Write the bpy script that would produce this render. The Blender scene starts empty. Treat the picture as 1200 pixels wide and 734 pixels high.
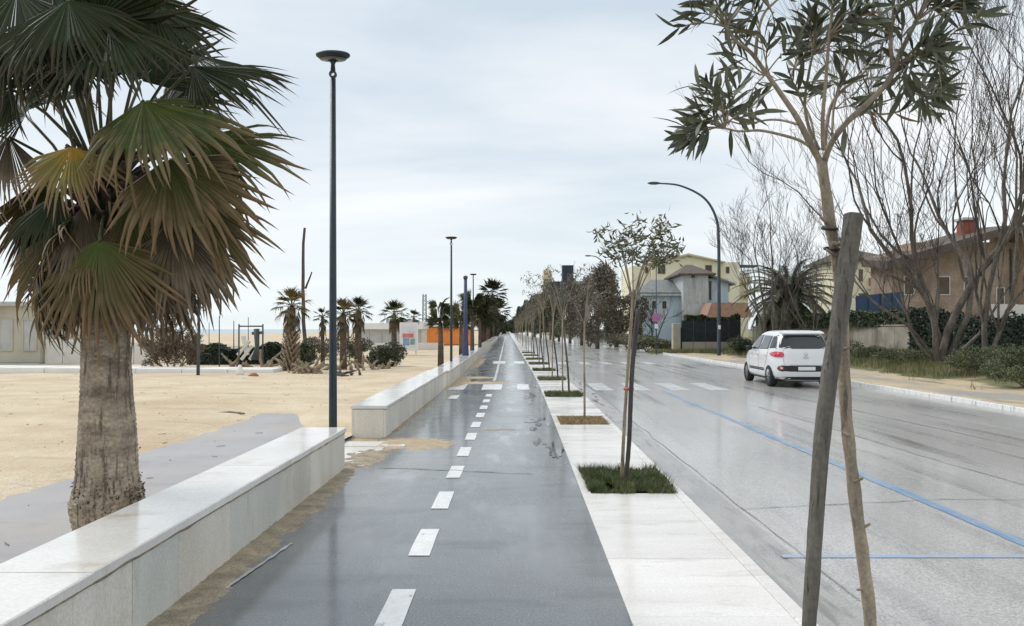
import bpy, bmesh, math, random
import numpy as np
from mathutils import Vector, Matrix, noise
from mathutils.bvhtree import BVHTree

sc = bpy.context.scene
C = sc.collection
R = math.radians
rnd = random.Random(7)

# ------------------------------------------------------------------ camera
F = 950.0; VX = 607.0; VY = 386.0; H = 1.6        # focal length, vanishing point (px of 1200x734), eye height
cam_data = bpy.data.cameras.new('camera')
cam_data.sensor_width = 36.0
cam_data.lens = 36.0 * F / 1200.0
cam_data.shift_x = -7.0 / 1200.0
cam_data.shift_y = 19.0 / 1200.0
cam_data.clip_start = 0.05
cam_data.clip_end = 30000
cam = bpy.data.objects.new('camera', cam_data)
cam.location = (0, 0, H)
cam.rotation_euler = (R(90), 0, 0)
C.objects.link(cam)
sc.camera = cam

# ------------------------------------------------------------------ world: overcast sky
SUN_EL, SUN_AZ = R(48), R(-60)      # azimuth from +Y, negative = left
w = bpy.data.worlds.new('World'); sc.world = w; w.use_nodes = True
nt = w.node_tree; nt.nodes.clear()
N = nt.nodes.new; L = nt.links.new
out = N('ShaderNodeOutputWorld')
sky = N('ShaderNodeTexSky'); sky.sky_type = 'NISHITA'; sky.sun_disc = False
sky.sun_elevation = SUN_EL; sky.sun_rotation = SUN_AZ
bg1 = N('ShaderNodeBackground'); bg1.inputs['Strength'].default_value = 0.10
L(sky.outputs[0], bg1.inputs['Color'])
tc = N('ShaderNodeTexCoord')
sep = N('ShaderNodeSeparateXYZ'); L(tc.outputs['Generated'], sep.inputs[0])
zc = N('ShaderNodeMath'); zc.operation = 'MAXIMUM'; zc.inputs[1].default_value = 0.0; L(sep.outputs[2], zc.inputs[0])
za = N('ShaderNodeMath'); za.operation = 'ADD'; za.inputs[1].default_value = 0.16; L(zc.outputs[0], za.inputs[0])
dx = N('ShaderNodeMath'); dx.operation = 'DIVIDE'; L(sep.outputs[0], dx.inputs[0]); L(za.outputs[0], dx.inputs[1])
dy = N('ShaderNodeMath'); dy.operation = 'DIVIDE'; L(sep.outputs[1], dy.inputs[0]); L(za.outputs[0], dy.inputs[1])
cmb = N('ShaderNodeCombineXYZ'); L(dx.outputs[0], cmb.inputs[0]); L(dy.outputs[0], cmb.inputs[1])
mp = N('ShaderNodeMapping'); mp.inputs['Scale'].default_value = (0.55, 0.9, 1); mp.inputs['Rotation'].default_value = (0, 0, R(12)); mp.inputs['Location'].default_value = (1.3, 0.4, 0)
L(cmb.outputs[0], mp.inputs[0])
nz = N('ShaderNodeTexNoise'); nz.inputs['Scale'].default_value = 0.9; nz.inputs['Detail'].default_value = 7; nz.inputs['Roughness'].default_value = 0.52; nz.inputs['Distortion'].default_value = 0.35
L(mp.outputs[0], nz.inputs['Vector'])
cr = N('ShaderNodeValToRGB')
e = cr.color_ramp.elements
e[0].position = 0.36; e[0].color = (0.53, 0.61, 0.685, 1)
e[1].position = 0.62; e[1].color = (0.84, 0.845, 0.855, 1)
em = cr.color_ramp.elements.new(0.5); em.color = (0.70, 0.745, 0.785, 1)
L(nz.outputs['Fac'], cr.inputs[0])
# horizon veil: slightly bluish white near the horizon
hv = N('ShaderNodeMapRange'); hv.inputs['From Min'].default_value = 0.0; hv.inputs['From Max'].default_value = 0.22; hv.inputs['To Min'].default_value = 0.85; hv.inputs['To Max'].default_value = 0.0
L(zc.outputs[0], hv.inputs['Value'])
mx = N('ShaderNodeMix'); mx.data_type = 'RGBA'
L(hv.outputs[0], mx.inputs[0]); L(cr.outputs[0], mx.inputs[6]); mx.inputs[7].default_value = (0.745, 0.81, 0.83, 1)
bg2 = N('ShaderNodeBackground'); bg2.inputs['Strength'].default_value = 1.0; L(mx.outputs[2], bg2.inputs['Color'])
ms = N('ShaderNodeMixShader'); ms.inputs[0].default_value = 0.93
L(bg1.outputs[0], ms.inputs[1]); L(bg2.outputs[0], ms.inputs[2]); L(ms.outputs[0], out.inputs[0])

sun = bpy.data.lights.new('sun', 'SUN'); sun.energy = 1.5; sun.angle = R(25); sun.color = (1, 0.97, 0.93)
so = bpy.data.objects.new('sun', sun); C.objects.link(so)
sd = Vector((math.sin(SUN_AZ) * math.cos(SUN_EL), math.cos(SUN_AZ) * math.cos(SUN_EL), math.sin(SUN_EL)))
so.rotation_euler = sd.to_track_quat('Z', 'Y').to_euler()
sc.view_settings.view_transform = 'Standard'; sc.view_settings.look = 'None'
sc.view_settings.gamma = 1; sc.view_settings.use_curve_mapping = False
sc.view_settings.exposure = 0.30

# ------------------------------------------------------------------ helpers
def P(px, py, d): return Vector(((px - VX) / F * d, d, H + (VY - py) / F * d))
def XP(px, d): return (px - VX) / F * d
def ZP(py, d): return H + (VY - py) / F * d
def bend(y):
    t = y - 24; k = 8
    s = 0 if t < -k else ((t + k) ** 2 / (4 * k) if t < k else t)
    return -0.0135 * s
def nz3(x, y, z=0): return noise.noise(Vector((x, y, z)))

def tag(o, label=None, cat=None, group=None, kind=None):
    if label: o['label'] = label
    if cat: o['category'] = cat
    if group: o['group'] = group
    if kind: o['kind'] = kind
    return o
def empty(name, loc, label, cat, group=None, rz=0):
    o = bpy.data.objects.new(name, None); C.objects.link(o)
    o.location = loc; o.rotation_euler = (0, 0, rz); o.empty_display_size = 0.1
    return tag(o, label, cat, group)
def copy_tree(o, parent=None):
    c = o.copy(); C.objects.link(c); c.parent = parent
    for ch in list(o.children): copy_tree(ch, c)
    return c
def link(name, me, parent=None):
    o = bpy.data.objects.new(name, me); C.objects.link(o)
    if parent: o.parent = parent
    return o

class MB:
    def __init__(s): s.v = []; s.f = []; s.m = []; s.smooth = False
    def add(s, vs, fs, m=0):
        b = len(s.v); s.v.extend([tuple(v) for v in vs]); s.f.extend([tuple(b + i for i in f) for f in fs]); s.m.extend([m] * len(fs)); return s
    def box(s, x0, x1, y0, y1, z0, z1, m=0):
        vs = [(x, y, z) for z in (z0, z1) for y in (y0, y1) for x in (x0, x1)]
        return s.add(vs, [(0, 2, 3, 1), (4, 5, 7, 6), (0, 1, 5, 4), (2, 6, 7, 3), (0, 4, 6, 2), (1, 3, 7, 5)], m)
    def bar(s, a, b, wd, ht, m=0):
        a = Vector(a); b = Vector(b); d = (b - a).normalized()
        up = Vector((0, 0, 1)) if abs(d.z) < 0.95 else Vector((0, 1, 0))
        r = d.cross(up).normalized() * wd / 2; u = r.cross(d).normalized() * ht / 2
        vs = [p + q for p in (a, b) for q in (-r - u, r - u, r + u, -r + u)]
        return s.add(vs, [(0, 3, 2, 1), (4, 5, 6, 7), (0, 1, 5, 4), (1, 2, 6, 5), (2, 3, 7, 6), (3, 0, 4, 7)], m)
    def tube(s, pts, rad, n=8, m=0, jit=0.0, cap=True):
        pts = [Vector(p) for p in pts]; k = len(pts)
        if not hasattr(rad, '__len__'): rad = [rad] * k
        vs = []; fr = None
        for i, p in enumerate(pts):
            d = (pts[min(i + 1, k - 1)] - pts[max(i - 1, 0)])
            d = d.normalized() if d.length > 1e-9 else Vector((0, 0, 1))
            if fr is None:
                fr = d.cross(Vector((0.1, 1, 0.05))); fr = fr.normalized() if fr.length > 1e-3 else Vector((1, 0, 0))
            else:
                fr = (fr - d * fr.dot(d)); fr = fr.normalized() if fr.length > 1e-6 else d.orthogonal().normalized()
            q = d.cross(fr)
            for j in range(n):
                a = 2 * math.pi * j / n
                r = rad[i] * (1 + (jit * nz3(p.x * 9 + math.cos(a) * 1.7, p.y * 9 + math.sin(a) * 1.7, p.z * 9) if jit else 0))
                vs.append(p + fr * math.cos(a) * r + q * math.sin(a) * r)
        fs = [(i * n + j, i * n + (j + 1) % n, (i + 1) * n + (j + 1) % n, (i + 1) * n + j) for i in range(k - 1) for j in range(n)]
        if cap: fs += [tuple(range(n - 1, -1, -1)), tuple((k - 1) * n + j for j in range(n))]
        return s.add(vs, fs, m)
    def lathe(s, prof, n=24, c=(0, 0, 0), m=0, sx=1, sy=1):
        vs = [(c[0] + r * math.cos(2 * math.pi * j / n) * sx, c[1] + r * math.sin(2 * math.pi * j / n) * sy, c[2] + z) for r, z in prof for j in range(n)]
        fs = [(i * n + j, i * n + (j + 1) % n, (i + 1) * n + (j + 1) % n, (i + 1) * n + j) for i in range(len(prof) - 1) for j in range(n)]
        return s.add(vs, fs, m)
    def prism(s, poly, y0, y1, m=0):   # poly in (x,z), extruded in y
        n = len(poly)
        vs = [(x, y0, z) for x, z in poly] + [(x, y1, z) for x, z in poly]
        fs = [tuple(range(n)), tuple(range(2 * n - 1, n - 1, -1))] + [(i, n + i, n + (i + 1) % n, (i + 1) % n) for i in range(n)]
        return s.add(vs, fs, m)
    def mesh(s, name, mats, smooth=False):
        me = bpy.data.meshes.new(name); me.from_pydata(s.v, [], s.f)
        if not isinstance(mats, (list, tuple)): mats = [mats]
        for m in mats: me.materials.append(m)
        if len(mats) > 1: me.polygons.foreach_set('material_index', s.m)
        if smooth: me.polygons.foreach_set('use_smooth', [True] * len(me.polygons))
        me.update(); return me
    def build(s, name, mats, parent=None, smooth=False):
        return link(name, s.mesh(name, mats, smooth), parent)

def np_mesh(name, verts, nper, mat, smooth=False):   # verts (N,nper,3) separate polygons
    n = len(verts); me = bpy.data.meshes.new(name)
    me.vertices.add(n * nper); me.vertices.foreach_set('co', np.ascontiguousarray(verts, dtype=np.float32).ravel())
    me.loops.add(n * nper); me.loops.foreach_set('vertex_index', np.arange(n * nper, dtype=np.int32))
    me.polygons.add(n); me.polygons.foreach_set('loop_start', np.arange(0, n * nper, nper, dtype=np.int32))
    try: me.polygons.foreach_set('loop_total', np.full(n, nper, dtype=np.int32))
    except Exception: pass
    me.materials.append(mat); me.update(calc_edges=True)
    return me

def bevel(o, w=0.008, seg=2):
    md = o.modifiers.new('bevel', 'BEVEL'); md.width = w; md.segments = seg; md.limit_method = 'ANGLE'; md.angle_limit = R(35)
    return o

# ------------------------------------------------------------------ materials
MT = {}
def mat(name, c1, c2=None, scale=5.0, rough=0.7, rough2=None, bump=0.0, bscale=None, stretch=(1, 1, 1), world=False, detail=6,
        spec=0.5, metal=0, ramp=(0.35, 0.65), coat=0, c3=None, scale3=0.5, ramp3=(0.5, 0.6), rand=0.0, trans=0, rscale=None, bdist=0.02, speck=None, wet=None, streak=None):
    m = bpy.data.materials.new(name); m.use_nodes = True; MT[name] = m
    t = m.node_tree; b = t.nodes['Principled BSDF']; N = t.nodes.new; L = t.links.new
    b.inputs['Roughness'].default_value = rough; b.inputs['Metallic'].default_value = metal
    b.inputs['Specular IOR Level'].default_value = spec
    if coat: b.inputs['Coat Weight'].default_value = coat; b.inputs['Coat Roughness'].default_value = 0.05 if not wet else 0.13
    if trans: b.inputs['Transmission Weight'].default_value = trans
    b.inputs['Base Color'].default_value = (*c1, 1)
    if c2 is None: return m
    if world: g = N('ShaderNodeNewGeometry'); src = g.outputs['Position']
    else: g = N('ShaderNodeTexCoord'); src = g.outputs['Object']
    mp = N('ShaderNodeMapping'); mp.inputs['Scale'].default_value = stretch; L(src, mp.inputs[0])
    def noi(s, d=detail):
        n = N('ShaderNodeTexNoise'); n.inputs['Scale'].default_value = s; n.inputs['Detail'].default_value = d; n.inputs['Roughness'].default_value = 0.6
        L(mp.outputs[0], n.inputs['Vector']); return n
    n1 = noi(scale); r = N('ShaderNodeValToRGB')
    r.color_ramp.elements[0].position = ramp[0]; r.color_ramp.elements[0].color = (*c1, 1)
    r.color_ramp.elements[1].position = ramp[1]; r.color_ramp.elements[1].color = (*c2, 1)
    L(n1.outputs['Fac'], r.inputs[0]); col = r.outputs[0]
    if c3:
        n3 = noi(scale3); r3 = N('ShaderNodeMapRange'); r3.inputs['From Min'].default_value = ramp3[0]; r3.inputs['From Max'].default_value = ramp3[1]
        L(n3.outputs['Fac'], r3.inputs['Value'])
        x = N('ShaderNodeMix'); x.data_type = 'RGBA'; L(r3.outputs[0], x.inputs[0]); L(col, x.inputs[6]); x.inputs[7].default_value = (*c3, 1); col = x.outputs[2]
    if speck:
        ns = N('ShaderNodeTexNoise'); ns.inputs['Scale'].default_value = speck[0]; ns.inputs['Detail'].default_value = 3; L(src, ns.inputs['Vector'])
        ms_ = N('ShaderNodeMapRange'); ms_.inputs['From Min'].default_value = 0.3; ms_.inputs['From Max'].default_value = 0.7; ms_.inputs['To Min'].default_value = 1 - speck[1]; ms_.inputs['To Max'].default_value = 1 + speck[1]
        L(ns.outputs['Fac'], ms_.inputs['Value']); h2 = N('ShaderNodeHueSaturation'); L(ms_.outputs[0], h2.inputs['Value']); L(col, h2.inputs['Color']); col = h2.outputs[0]
    if streak:
        mk = N('ShaderNodeMapping'); mk.inputs['Scale'].default_value = streak[0]; L(src, mk.inputs[0])
        ns = N('ShaderNodeTexNoise'); ns.inputs['Scale'].default_value = 1; ns.inputs['Detail'].default_value = 6; ns.inputs['Roughness'].default_value = .65; L(mk.outputs[0], ns.inputs['Vector'])
        ms_ = N('ShaderNodeMapRange'); ms_.inputs['From Min'].default_value = streak[2]; ms_.inputs['From Max'].default_value = streak[3]; L(ns.outputs['Fac'], ms_.inputs['Value'])
        x2 = N('ShaderNodeMix'); x2.data_type = 'RGBA'; L(ms_.outputs[0], x2.inputs[0]); L(col, x2.inputs[6]); x2.inputs[7].default_value = (*streak[1], 1); col = x2.outputs[2]
    if rand:
        oi = N('ShaderNodeObjectInfo'); mr = N('ShaderNodeMapRange'); mr.inputs['To Min'].default_value = 1 - rand; mr.inputs['To Max'].default_value = 1 + rand
        L(oi.outputs['Random'], mr.inputs['Value'])
        hs = N('ShaderNodeHueSaturation'); L(mr.outputs[0], hs.inputs['Value']); L(col, hs.inputs['Color']); col = hs.outputs[0]
    L(col, b.inputs['Base Color'])
    if rough2 is not None:
        n2 = noi(rscale or scale * 0.6); q = N('ShaderNodeMapRange'); q.inputs['From Min'].default_value = 0.38; q.inputs['From Max'].default_value = 0.62
        q.inputs['To Min'].default_value = rough; q.inputs['To Max'].default_value = rough2
        L(n2.outputs['Fac'], q.inputs['Value']); L(q.outputs[0], b.inputs['Roughness'])
    wm = None
    if wet:   # standing film of water where the noise runs high: smooth and a little darker
        wn = N('ShaderNodeTexNoise'); wn.inputs['Scale'].default_value = wet[0]; wn.inputs['Detail'].default_value = 7; wn.inputs['Roughness'].default_value = .6
        wp = N('ShaderNodeMapping'); wp.inputs['Scale'].default_value = wet[3]; wp.inputs['Location'].default_value = wet[4]; L(src, wp.inputs[0]); L(wp.outputs[0], wn.inputs['Vector'])
        wm = N('ShaderNodeMapRange'); wm.inputs['From Min'].default_value = wet[1]; wm.inputs['From Max'].default_value = wet[2]; L(wn.outputs['Fac'], wm.inputs['Value'])
        rin = b.inputs['Roughness'].links[0].from_socket
        xm = N('ShaderNodeMix'); L(wm.outputs[0], xm.inputs[0]); L(rin, xm.inputs[2]); xm.inputs[3].default_value = 0.05; L(xm.outputs[0], b.inputs['Roughness'])
        cin = b.inputs['Base Color'].links[0].from_socket; xd = N('ShaderNodeMix'); xd.data_type = 'RGBA'; xd.blend_type = 'MULTIPLY'
        L(wm.outputs[0], xd.inputs[0]); L(cin, xd.inputs[6]); xd.inputs[7].default_value = (.62, .62, .64, 1); L(xd.outputs[2], b.inputs['Base Color'])
    if bump:
        nb = noi(bscale or scale * 4, 4); bp = N('ShaderNodeBump'); bp.inputs['Strength'].default_value = bump; bp.inputs['Distance'].default_value = bdist
        if wm:
            iv = N('ShaderNodeMath'); iv.operation = 'MULTIPLY_ADD'; L(wm.outputs[0], iv.inputs[0]); iv.inputs[1].default_value = -bump; iv.inputs[2].default_value = bump; L(iv.outputs[0], bp.inputs['Strength'])
        L(nb.outputs['Fac'], bp.inputs['Height']); L(bp.outputs[0], b.inputs['Normal'])
    return m

mat('asphalt_path', (0.092, 0.100, 0.103), (0.138, 0.146, 0.149), 1.1, 0.42, 0.27, 0.7, 70, world=True, c3=(0.18, 0.187, 0.188), scale3=0.35, ramp3=(0.42, 0.75), bdist=0.008, speck=(75, .55), wet=(1.0, .46, .66, (1.7, .5, 1), (3.1, 1.2, 0)), streak=((.8, 2.6, 1), (.065, .072, .075), .50, .70), coat=.7)
mat('road_surface', (0.42, 0.41, 0.39), (0.48, 0.47, 0.45), 0.9, 0.42, 0.27, 0.6, 60, stretch=(1, 0.28, 1), world=True, c3=(0.35, 0.345, 0.33), scale3=0.55, ramp3=(0.46, 0.74), bdist=0.007, coat=.5, speck=(70, .38), wet=(1.0, .55, .75, (2.2, .12, 1), (0, 0, 0)), streak=((2.6, .16, 1), (.34, .335, .325), .54, .76))
mat('gutter', (0.42, 0.41, 0.385), (0.33, 0.325, 0.315), 1.5, 0.3, 0.45, 0.4, 60, world=True, bdist=0.006, speck=(90, .25), wet=(1.0, .54, .66, (5, .6, 1), (0, 0, 0)), streak=((9, 1.3, 1), (.23, .22, .205), .54, .70))
mat('paving_white', (0.70, 0.67, 0.63), (0.80, 0.775, 0.735), 1.6, 0.34, 0.14, 0.14, 25, world=True, rand=0.05, stretch=(0.6, 1.6, 1), bdist=0.005, speck=(55, .10), streak=((1.5, 5, 1), (.52, .475, .42), .55, .76))
mat('wall_stone', (0.69, 0.645, 0.565), (0.82, 0.785, 0.715), 2.2, 0.5, 0.32, 0.3, 35, world=True, c3=(0.60, 0.575, 0.50), scale3=1.8, ramp3=(0.48, 0.68), stretch=(1, 1, 0.35), rand=0.07, speck=(60, .12), streak=((7, 7, 1.2), (.46, .405, .31), .60, .76))
mat('wall_stone_grey', (0.57, 0.585, 0.54), (0.70, 0.70, 0.65), 2.0, 0.5, 0.32, 0.25, 35, world=True, stretch=(1, 1, 0.35), rand=0.05, speck=(60, .10), streak=((7, 7, 1.2), (.45, .42, .35), .58, .72))
mat('coping', (0.72, 0.70, 0.655), (0.82, 0.80, 0.76), 1.8, 0.18, 0.08, 0.10, 30, world=True, rand=0.05, bdist=0.004, speck=(60, .08), streak=((2.0, 3.2, 1), (.54, .48, .39), .55, .74))
mat('mortar', (0.20, 0.18, 0.15), (0.36, 0.33, 0.28), 12, 0.9, world=True)
mat('line_white', (0.80, 0.80, 0.78), (0.66, 0.66, 0.65), 7, 0.3, 0.2, world=True, ramp=(0.45, 0.75), speck=(60, .1), streak=((9, 4, 1), (.36, .37, .38), .60, .68))
mat('line_faded', (0.62, 0.62, 0.61), (0.47, 0.47, 0.46), 4, 0.35, world=True, ramp=(0.38, 0.60), speck=(60, .15), streak=((5, 1.2, 1), (.42, .42, .41), .46, .58))
mat('line_blue', (0.12, 0.27, 0.48), (0.26, 0.36, 0.48), 5, 0.35, world=True, ramp=(0.38, 0.62), speck=(60, .2), streak=((28, .8, 1), (.36, .38, .40), .52, .62))
mat('line_blue_bright', (0.22, 0.42, 0.68), (0.36, 0.44, 0.55), 5, 0.35, world=True, speck=(60, .15), streak=((1.6, 26, 1), (.40, .41, .42), .46, .60))
mat('crack', (0.17, 0.165, 0.16), (0.33, 0.325, 0.31), 14, 0.5, world=True)
mat('sand', (0.59, 0.49, 0.345), (0.69, 0.59, 0.435), 0.8, 0.95, None, 0.8, 9, world=True, c3=(0.54, 0.43, 0.29), scale3=0.22, ramp3=(0.50, 0.64), spec=0.15, bdist=0.06, speck=(55, .16), streak=((.35, 1.6, 1), (.49, .39, .27), .56, .72))
mat('sand_wet', (0.40, 0.31, 0.20), (0.50, 0.40, 0.27), 5, 0.7, None, 0.5, 40, world=True, spec=0.3, speck=(90, .25))
mat('sand_dirty', (0.24, 0.205, 0.15), (0.42, 0.35, 0.245), 6, 0.65, None, 0.5, 40, world=True, spec=0.3, speck=(90, .35))
mat('promenade', (0.33, 0.315, 0.315), (0.40, 0.38, 0.375), 0.7, 0.32, 0.5, 0.2, 40, world=True, c3=(0.45, 0.39, 0.315), scale3=0.5, ramp3=(0.5, 0.7), bdist=0.005, speck=(80, .12), streak=((.8, 2, 1), (.27, .255, .25), .56, .7))
mat('ground_earth', (0.16, 0.15, 0.08), (0.24, 0.21, 0.13), 0.15, 0.95, None, 0.2, 2, world=True)
mat('sea', (0.30, 0.42, 0.46), (0.36, 0.48, 0.52), 0.05, 0.3, None, 0.4, 0.8, world=True)
mat('shoulder', (0.56, 0.45, 0.29), (0.43, 0.36, 0.25), 0.8, 0.8, None, 0.6, 12, world=True, c3=(0.33, 0.31, 0.28), scale3=0.4, ramp3=(0.48, 0.60), stretch=(1, 0.35, 1), bdist=0.03, speck=(30, .22), streak=((1.3, .25, 1), (.26, .21, .15), .58, .68))
mat('grassy', (0.10, 0.115, 0.045), (0.20, 0.18, 0.085), 0.7, 0.9, None, 0.5, 8, world=True, c3=(0.30, 0.235, 0.13), scale3=0.5, ramp3=(0.53, 0.62), bdist=0.05)
mat('grass_lush', (0.05, 0.08, 0.022), (0.135, 0.165, 0.06), 9, 0.6, world=True, speck=(40, .35), c3=(.22, .19, .09), scale3=6, ramp3=(.56, .66))
mat('grass_dry', (0.10, 0.13, 0.045), (0.27, 0.24, 0.12), 1.4, 0.7, world=True)
mat('straw', (0.42, 0.32, 0.16), (0.30, 0.21, 0.11), 10, 0.8, world=True)
mat('soil', (0.16, 0.11, 0.065), (0.42, 0.31, 0.17), 9, 0.9, None, 0.6, 50, world=True)
mat('hedge_leaf', (0.03, 0.048, 0.02), (0.07, 0.09, 0.035), 2.0, 0.5, world=True)
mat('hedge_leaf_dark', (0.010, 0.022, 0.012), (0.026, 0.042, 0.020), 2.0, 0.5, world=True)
mat('shrub_leaf', (0.065, 0.09, 0.04), (0.15, 0.155, 0.08), 1.6, 0.6, world=True, speck=(5, .3))
mat('bush_dark', (0.04, 0.05, 0.028), (0.09, 0.10, 0.055), 1.6, 0.6, world=True, speck=(5, .3))
mat('twig_brown', (0.13, 0.095, 0.065), (0.21, 0.16, 0.115), 3, 0.8, world=True)
mat('leaf_brownish', (0.105, 0.095, 0.065), (0.19, 0.168, 0.125), 1.3, 0.7, world=True, speck=(3, .35))
mat('leaf_olive', (0.085, 0.095, 0.05), (0.17, 0.17, 0.105), 1.5, 0.55, world=True, speck=(4, .3))
mat('leaf_young', (0.045, 0.054, 0.026), (0.12, 0.128, 0.075), 9, 0.5, world=True, rand=0.45)
mat('leaf_brown_dead', (0.16, 0.09, 0.05), (0.24, 0.15, 0.08), 9, 0.7, world=True)
mat('leaf_bronze', (0.10, 0.085, 0.04), (0.15, 0.11, 0.055), 9, 0.5, world=True)
mat('bark_young', (0.20, 0.165, 0.12), (0.42, 0.34, 0.245), 9, 0.6, None, 0.8, 60, stretch=(1, 1, 0.35), world=True, bdist=0.01, speck=(90, .2), streak=((30, 30, 5), (.12, .10, .075), .56, .66))
mat('bark_stake', (0.085, 0.078, 0.066), (0.17, 0.155, 0.13), 14, 0.75, None, 0.9, 45, stretch=(1, 1, 0.14), world=True, bdist=0.015, speck=(60, .2), streak=((60, 60, 3), (.05, .045, .04), .56, .64))
mat('bark_stake_dark', (0.04, 0.036, 0.033), (0.085, 0.075, 0.065), 14, 0.7, None, 0.6, 50, stretch=(1, 1, 0.2), world=True)
mat('bark_grey', (0.085, 0.072, 0.06), (0.20, 0.17, 0.14), 4, 0.8, None, 0.7, 20, stretch=(1, 1, 0.3), world=True, speck=(14, .3))
mat('bark_pale', (0.30, 0.27, 0.23), (0.20, 0.175, 0.145), 4, 0.8, None, 0.5, 20, stretch=(1, 1, 0.3), world=True)
mat('twig_grey', (0.06, 0.05, 0.043), (0.12, 0.10, 0.088), 2, 0.8, world=True)
mat('driftwood', (0.36, 0.29, 0.21), (0.22, 0.17, 0.12), 6, 0.85, None, 0.5, 30, world=True)
mat('dead_wood', (0.06, 0.05, 0.045), (0.12, 0.10, 0.085), 5, 0.85, world=True)
mat('palm_trunk', (0.17, 0.13, 0.095), (0.44, 0.365, 0.275), 5, 0.85, None, 0.9, 9, stretch=(1, 1, 2.0), world=True, bdist=0.05, speck=(45, .25), streak=((26, 26, 2.2), (.12, .09, .065), .52, .62), ramp=(.3,.6))
mat('palm_trunk_dark', (0.06, 0.045, 0.035), (0.15, 0.11, 0.08), 6, 0.9, None, 0.8, 12, world=True)
mat('palm_boot', (0.20, 0.145, 0.10), (0.36, 0.29, 0.21), 8, 0.9, world=True)
mat('palm_leaf_dark', (0.022, 0.035, 0.016), (0.055, 0.075, 0.03), 2, 0.5, world=True, rand=0.3)
mat('palm_leaf_rust', (0.20, 0.12, 0.055), (0.10, 0.10, 0.045), 3, 0.7, world=True, rand=0.3)
mat('palm_petiole', (0.07, 0.085, 0.035), (0.13, 0.11, 0.055), 6, 0.5, world=True)
mat('lamp_metal', (0.020, 0.032, 0.042), (0.030, 0.045, 0.055), 8, 0.38, metal=0.3)
mat('lamp_lens', (0.12, 0.11, 0.10), (0.16, 0.15, 0.13), 8, 0.25)
mat('galv_dark', (0.055, 0.07, 0.085), (0.08, 0.10, 0.12), 4, 0.5, metal=0.2)
mat('galv', (0.28, 0.30, 0.30), (0.36, 0.38, 0.38), 6, 0.45, metal=0.4)
mat('post_green', (0.10, 0.16, 0.13), (0.14, 0.2, 0.17), 6, 0.6)
mat('sign_red', (0.50, 0.10, 0.16), (0.55, 0.16, 0.22), 6, 0.5)
mat('sign_blue', (0.33, 0.18, 0.42), (0.40, 0.24, 0.46), 6, 0.5)
mat('sign_back', (0.016, 0.022, 0.035), (0.03, 0.04, 0.055), 3, 0.5)
mat('white_paint', (0.74, 0.74, 0.72), (0.80, 0.80, 0.78), 3, 0.5)
mat('off_white', (0.62, 0.61, 0.57), (0.72, 0.71, 0.66), 1.2, 0.7, world=True)
mat('beige_wall', (0.44, 0.42, 0.34), (0.52, 0.50, 0.42), 0.8, 0.8, world=True)
mat('teal', (0.13, 0.28, 0.25), (0.18, 0.33, 0.30), 3, 0.6)
mat('grey_panel', (0.40, 0.41, 0.40), (0.50, 0.51, 0.50), 2, 0.7, world=True)
mat('orange_wall', (0.80, 0.24, 0.045), (0.85, 0.30, 0.07), 1.2, 0.55, world=True)
mat('dark_trim', (0.05, 0.06, 0.055), (0.09, 0.10, 0.09), 3, 0.6)
mat('green_trim', (0.05, 0.12, 0.07), (0.08, 0.16, 0.1), 3, 0.6)
mat('print_red', (0.60, 0.16, 0.13), (0.7, 0.3, 0.26), 3, 0.6)
mat('print_blue', (0.14, 0.24, 0.44), (0.3, 0.4, 0.6), 3, 0.6)
mat('print_green', (0.15, 0.28, 0.18), (0.3, 0.4, 0.36), 3, 0.6)
mat('print_pale', (0.62, 0.66, 0.76), (0.72, 0.75, 0.80), 3, 0.6)
mat('yellow_wall', (0.76, 0.71, 0.52), (0.82, 0.77, 0.60), 0.35, 0.8, world=True, streak=((.5, .5, .15), (.66, .60, .43), .55, .7))
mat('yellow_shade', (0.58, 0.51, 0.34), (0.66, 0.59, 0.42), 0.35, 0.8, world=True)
mat('blue_wall', (0.42, 0.55, 0.64), (0.52, 0.63, 0.70), 0.4, 0.8, world=True, streak=((1, 1, .25), (.36, .43, .48), .52, .68))
mat('bluegrey_wall', (0.42, 0.46, 0.46), (0.54, 0.57, 0.57), 0.5, 0.8, world=True, streak=((1.5, 1.5, .25), (.33, .35, .35), .52, .66))
mat('roof_grey', (0.15, 0.16, 0.16), (0.23, 0.24, 0.235), 2.5, 0.7, None, 0.5, 6, world=True)
mat('roof_brown', (0.085, 0.068, 0.055), (0.14, 0.11, 0.09), 2.5, 0.8, None, 0.5, 6, world=True)
mat('roof_tile', (0.32, 0.19, 0.135), (0.43, 0.28, 0.20), 3, 0.8, None, 0.5, 8, world=True)
mat('brick_wall', (0.36, 0.265, 0.20), (0.46, 0.355, 0.275), 1.2, 0.85, None, 0.3, 10, world=True, speck=(9, .2), streak=((1, 1, .4), (.28, .215, .165), .5, .66))
mat('brick_orange', (0.60, 0.40, 0.25), (0.66, 0.47, 0.31), 1.2, 0.85, None, 0.3, 10, world=True, speck=(9, .12))
mat('brick_red', (0.24, 0.07, 0.05), (0.32, 0.10, 0.07), 3, 0.85, world=True)
mat('glass_dark', (0.015, 0.02, 0.025), (0.03, 0.035, 0.04), 2, 0.08)
mat('window_dark', (0.03, 0.03, 0.03), (0.05, 0.045, 0.04), 2, 0.2)
mat('shutter', (0.12, 0.08, 0.05), (0.17, 0.12, 0.08), 2, 0.7)
mat('tarp_blue', (0.020, 0.055, 0.12), (0.03, 0.075, 0.155), 1.3, 0.6, world=True)
mat('old_concrete', (0.22, 0.20, 0.165), (0.34, 0.31, 0.255), 1.2, 0.9, None, 0.5, 12, world=True, c3=(0.14, 0.13, 0.10), scale3=0.8, ramp3=(0.5, 0.65))
mat('pale_concrete', (0.46, 0.42, 0.34), (0.34, 0.31, 0.25), 1.0, 0.9, None, 0.4, 12, world=True)
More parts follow.
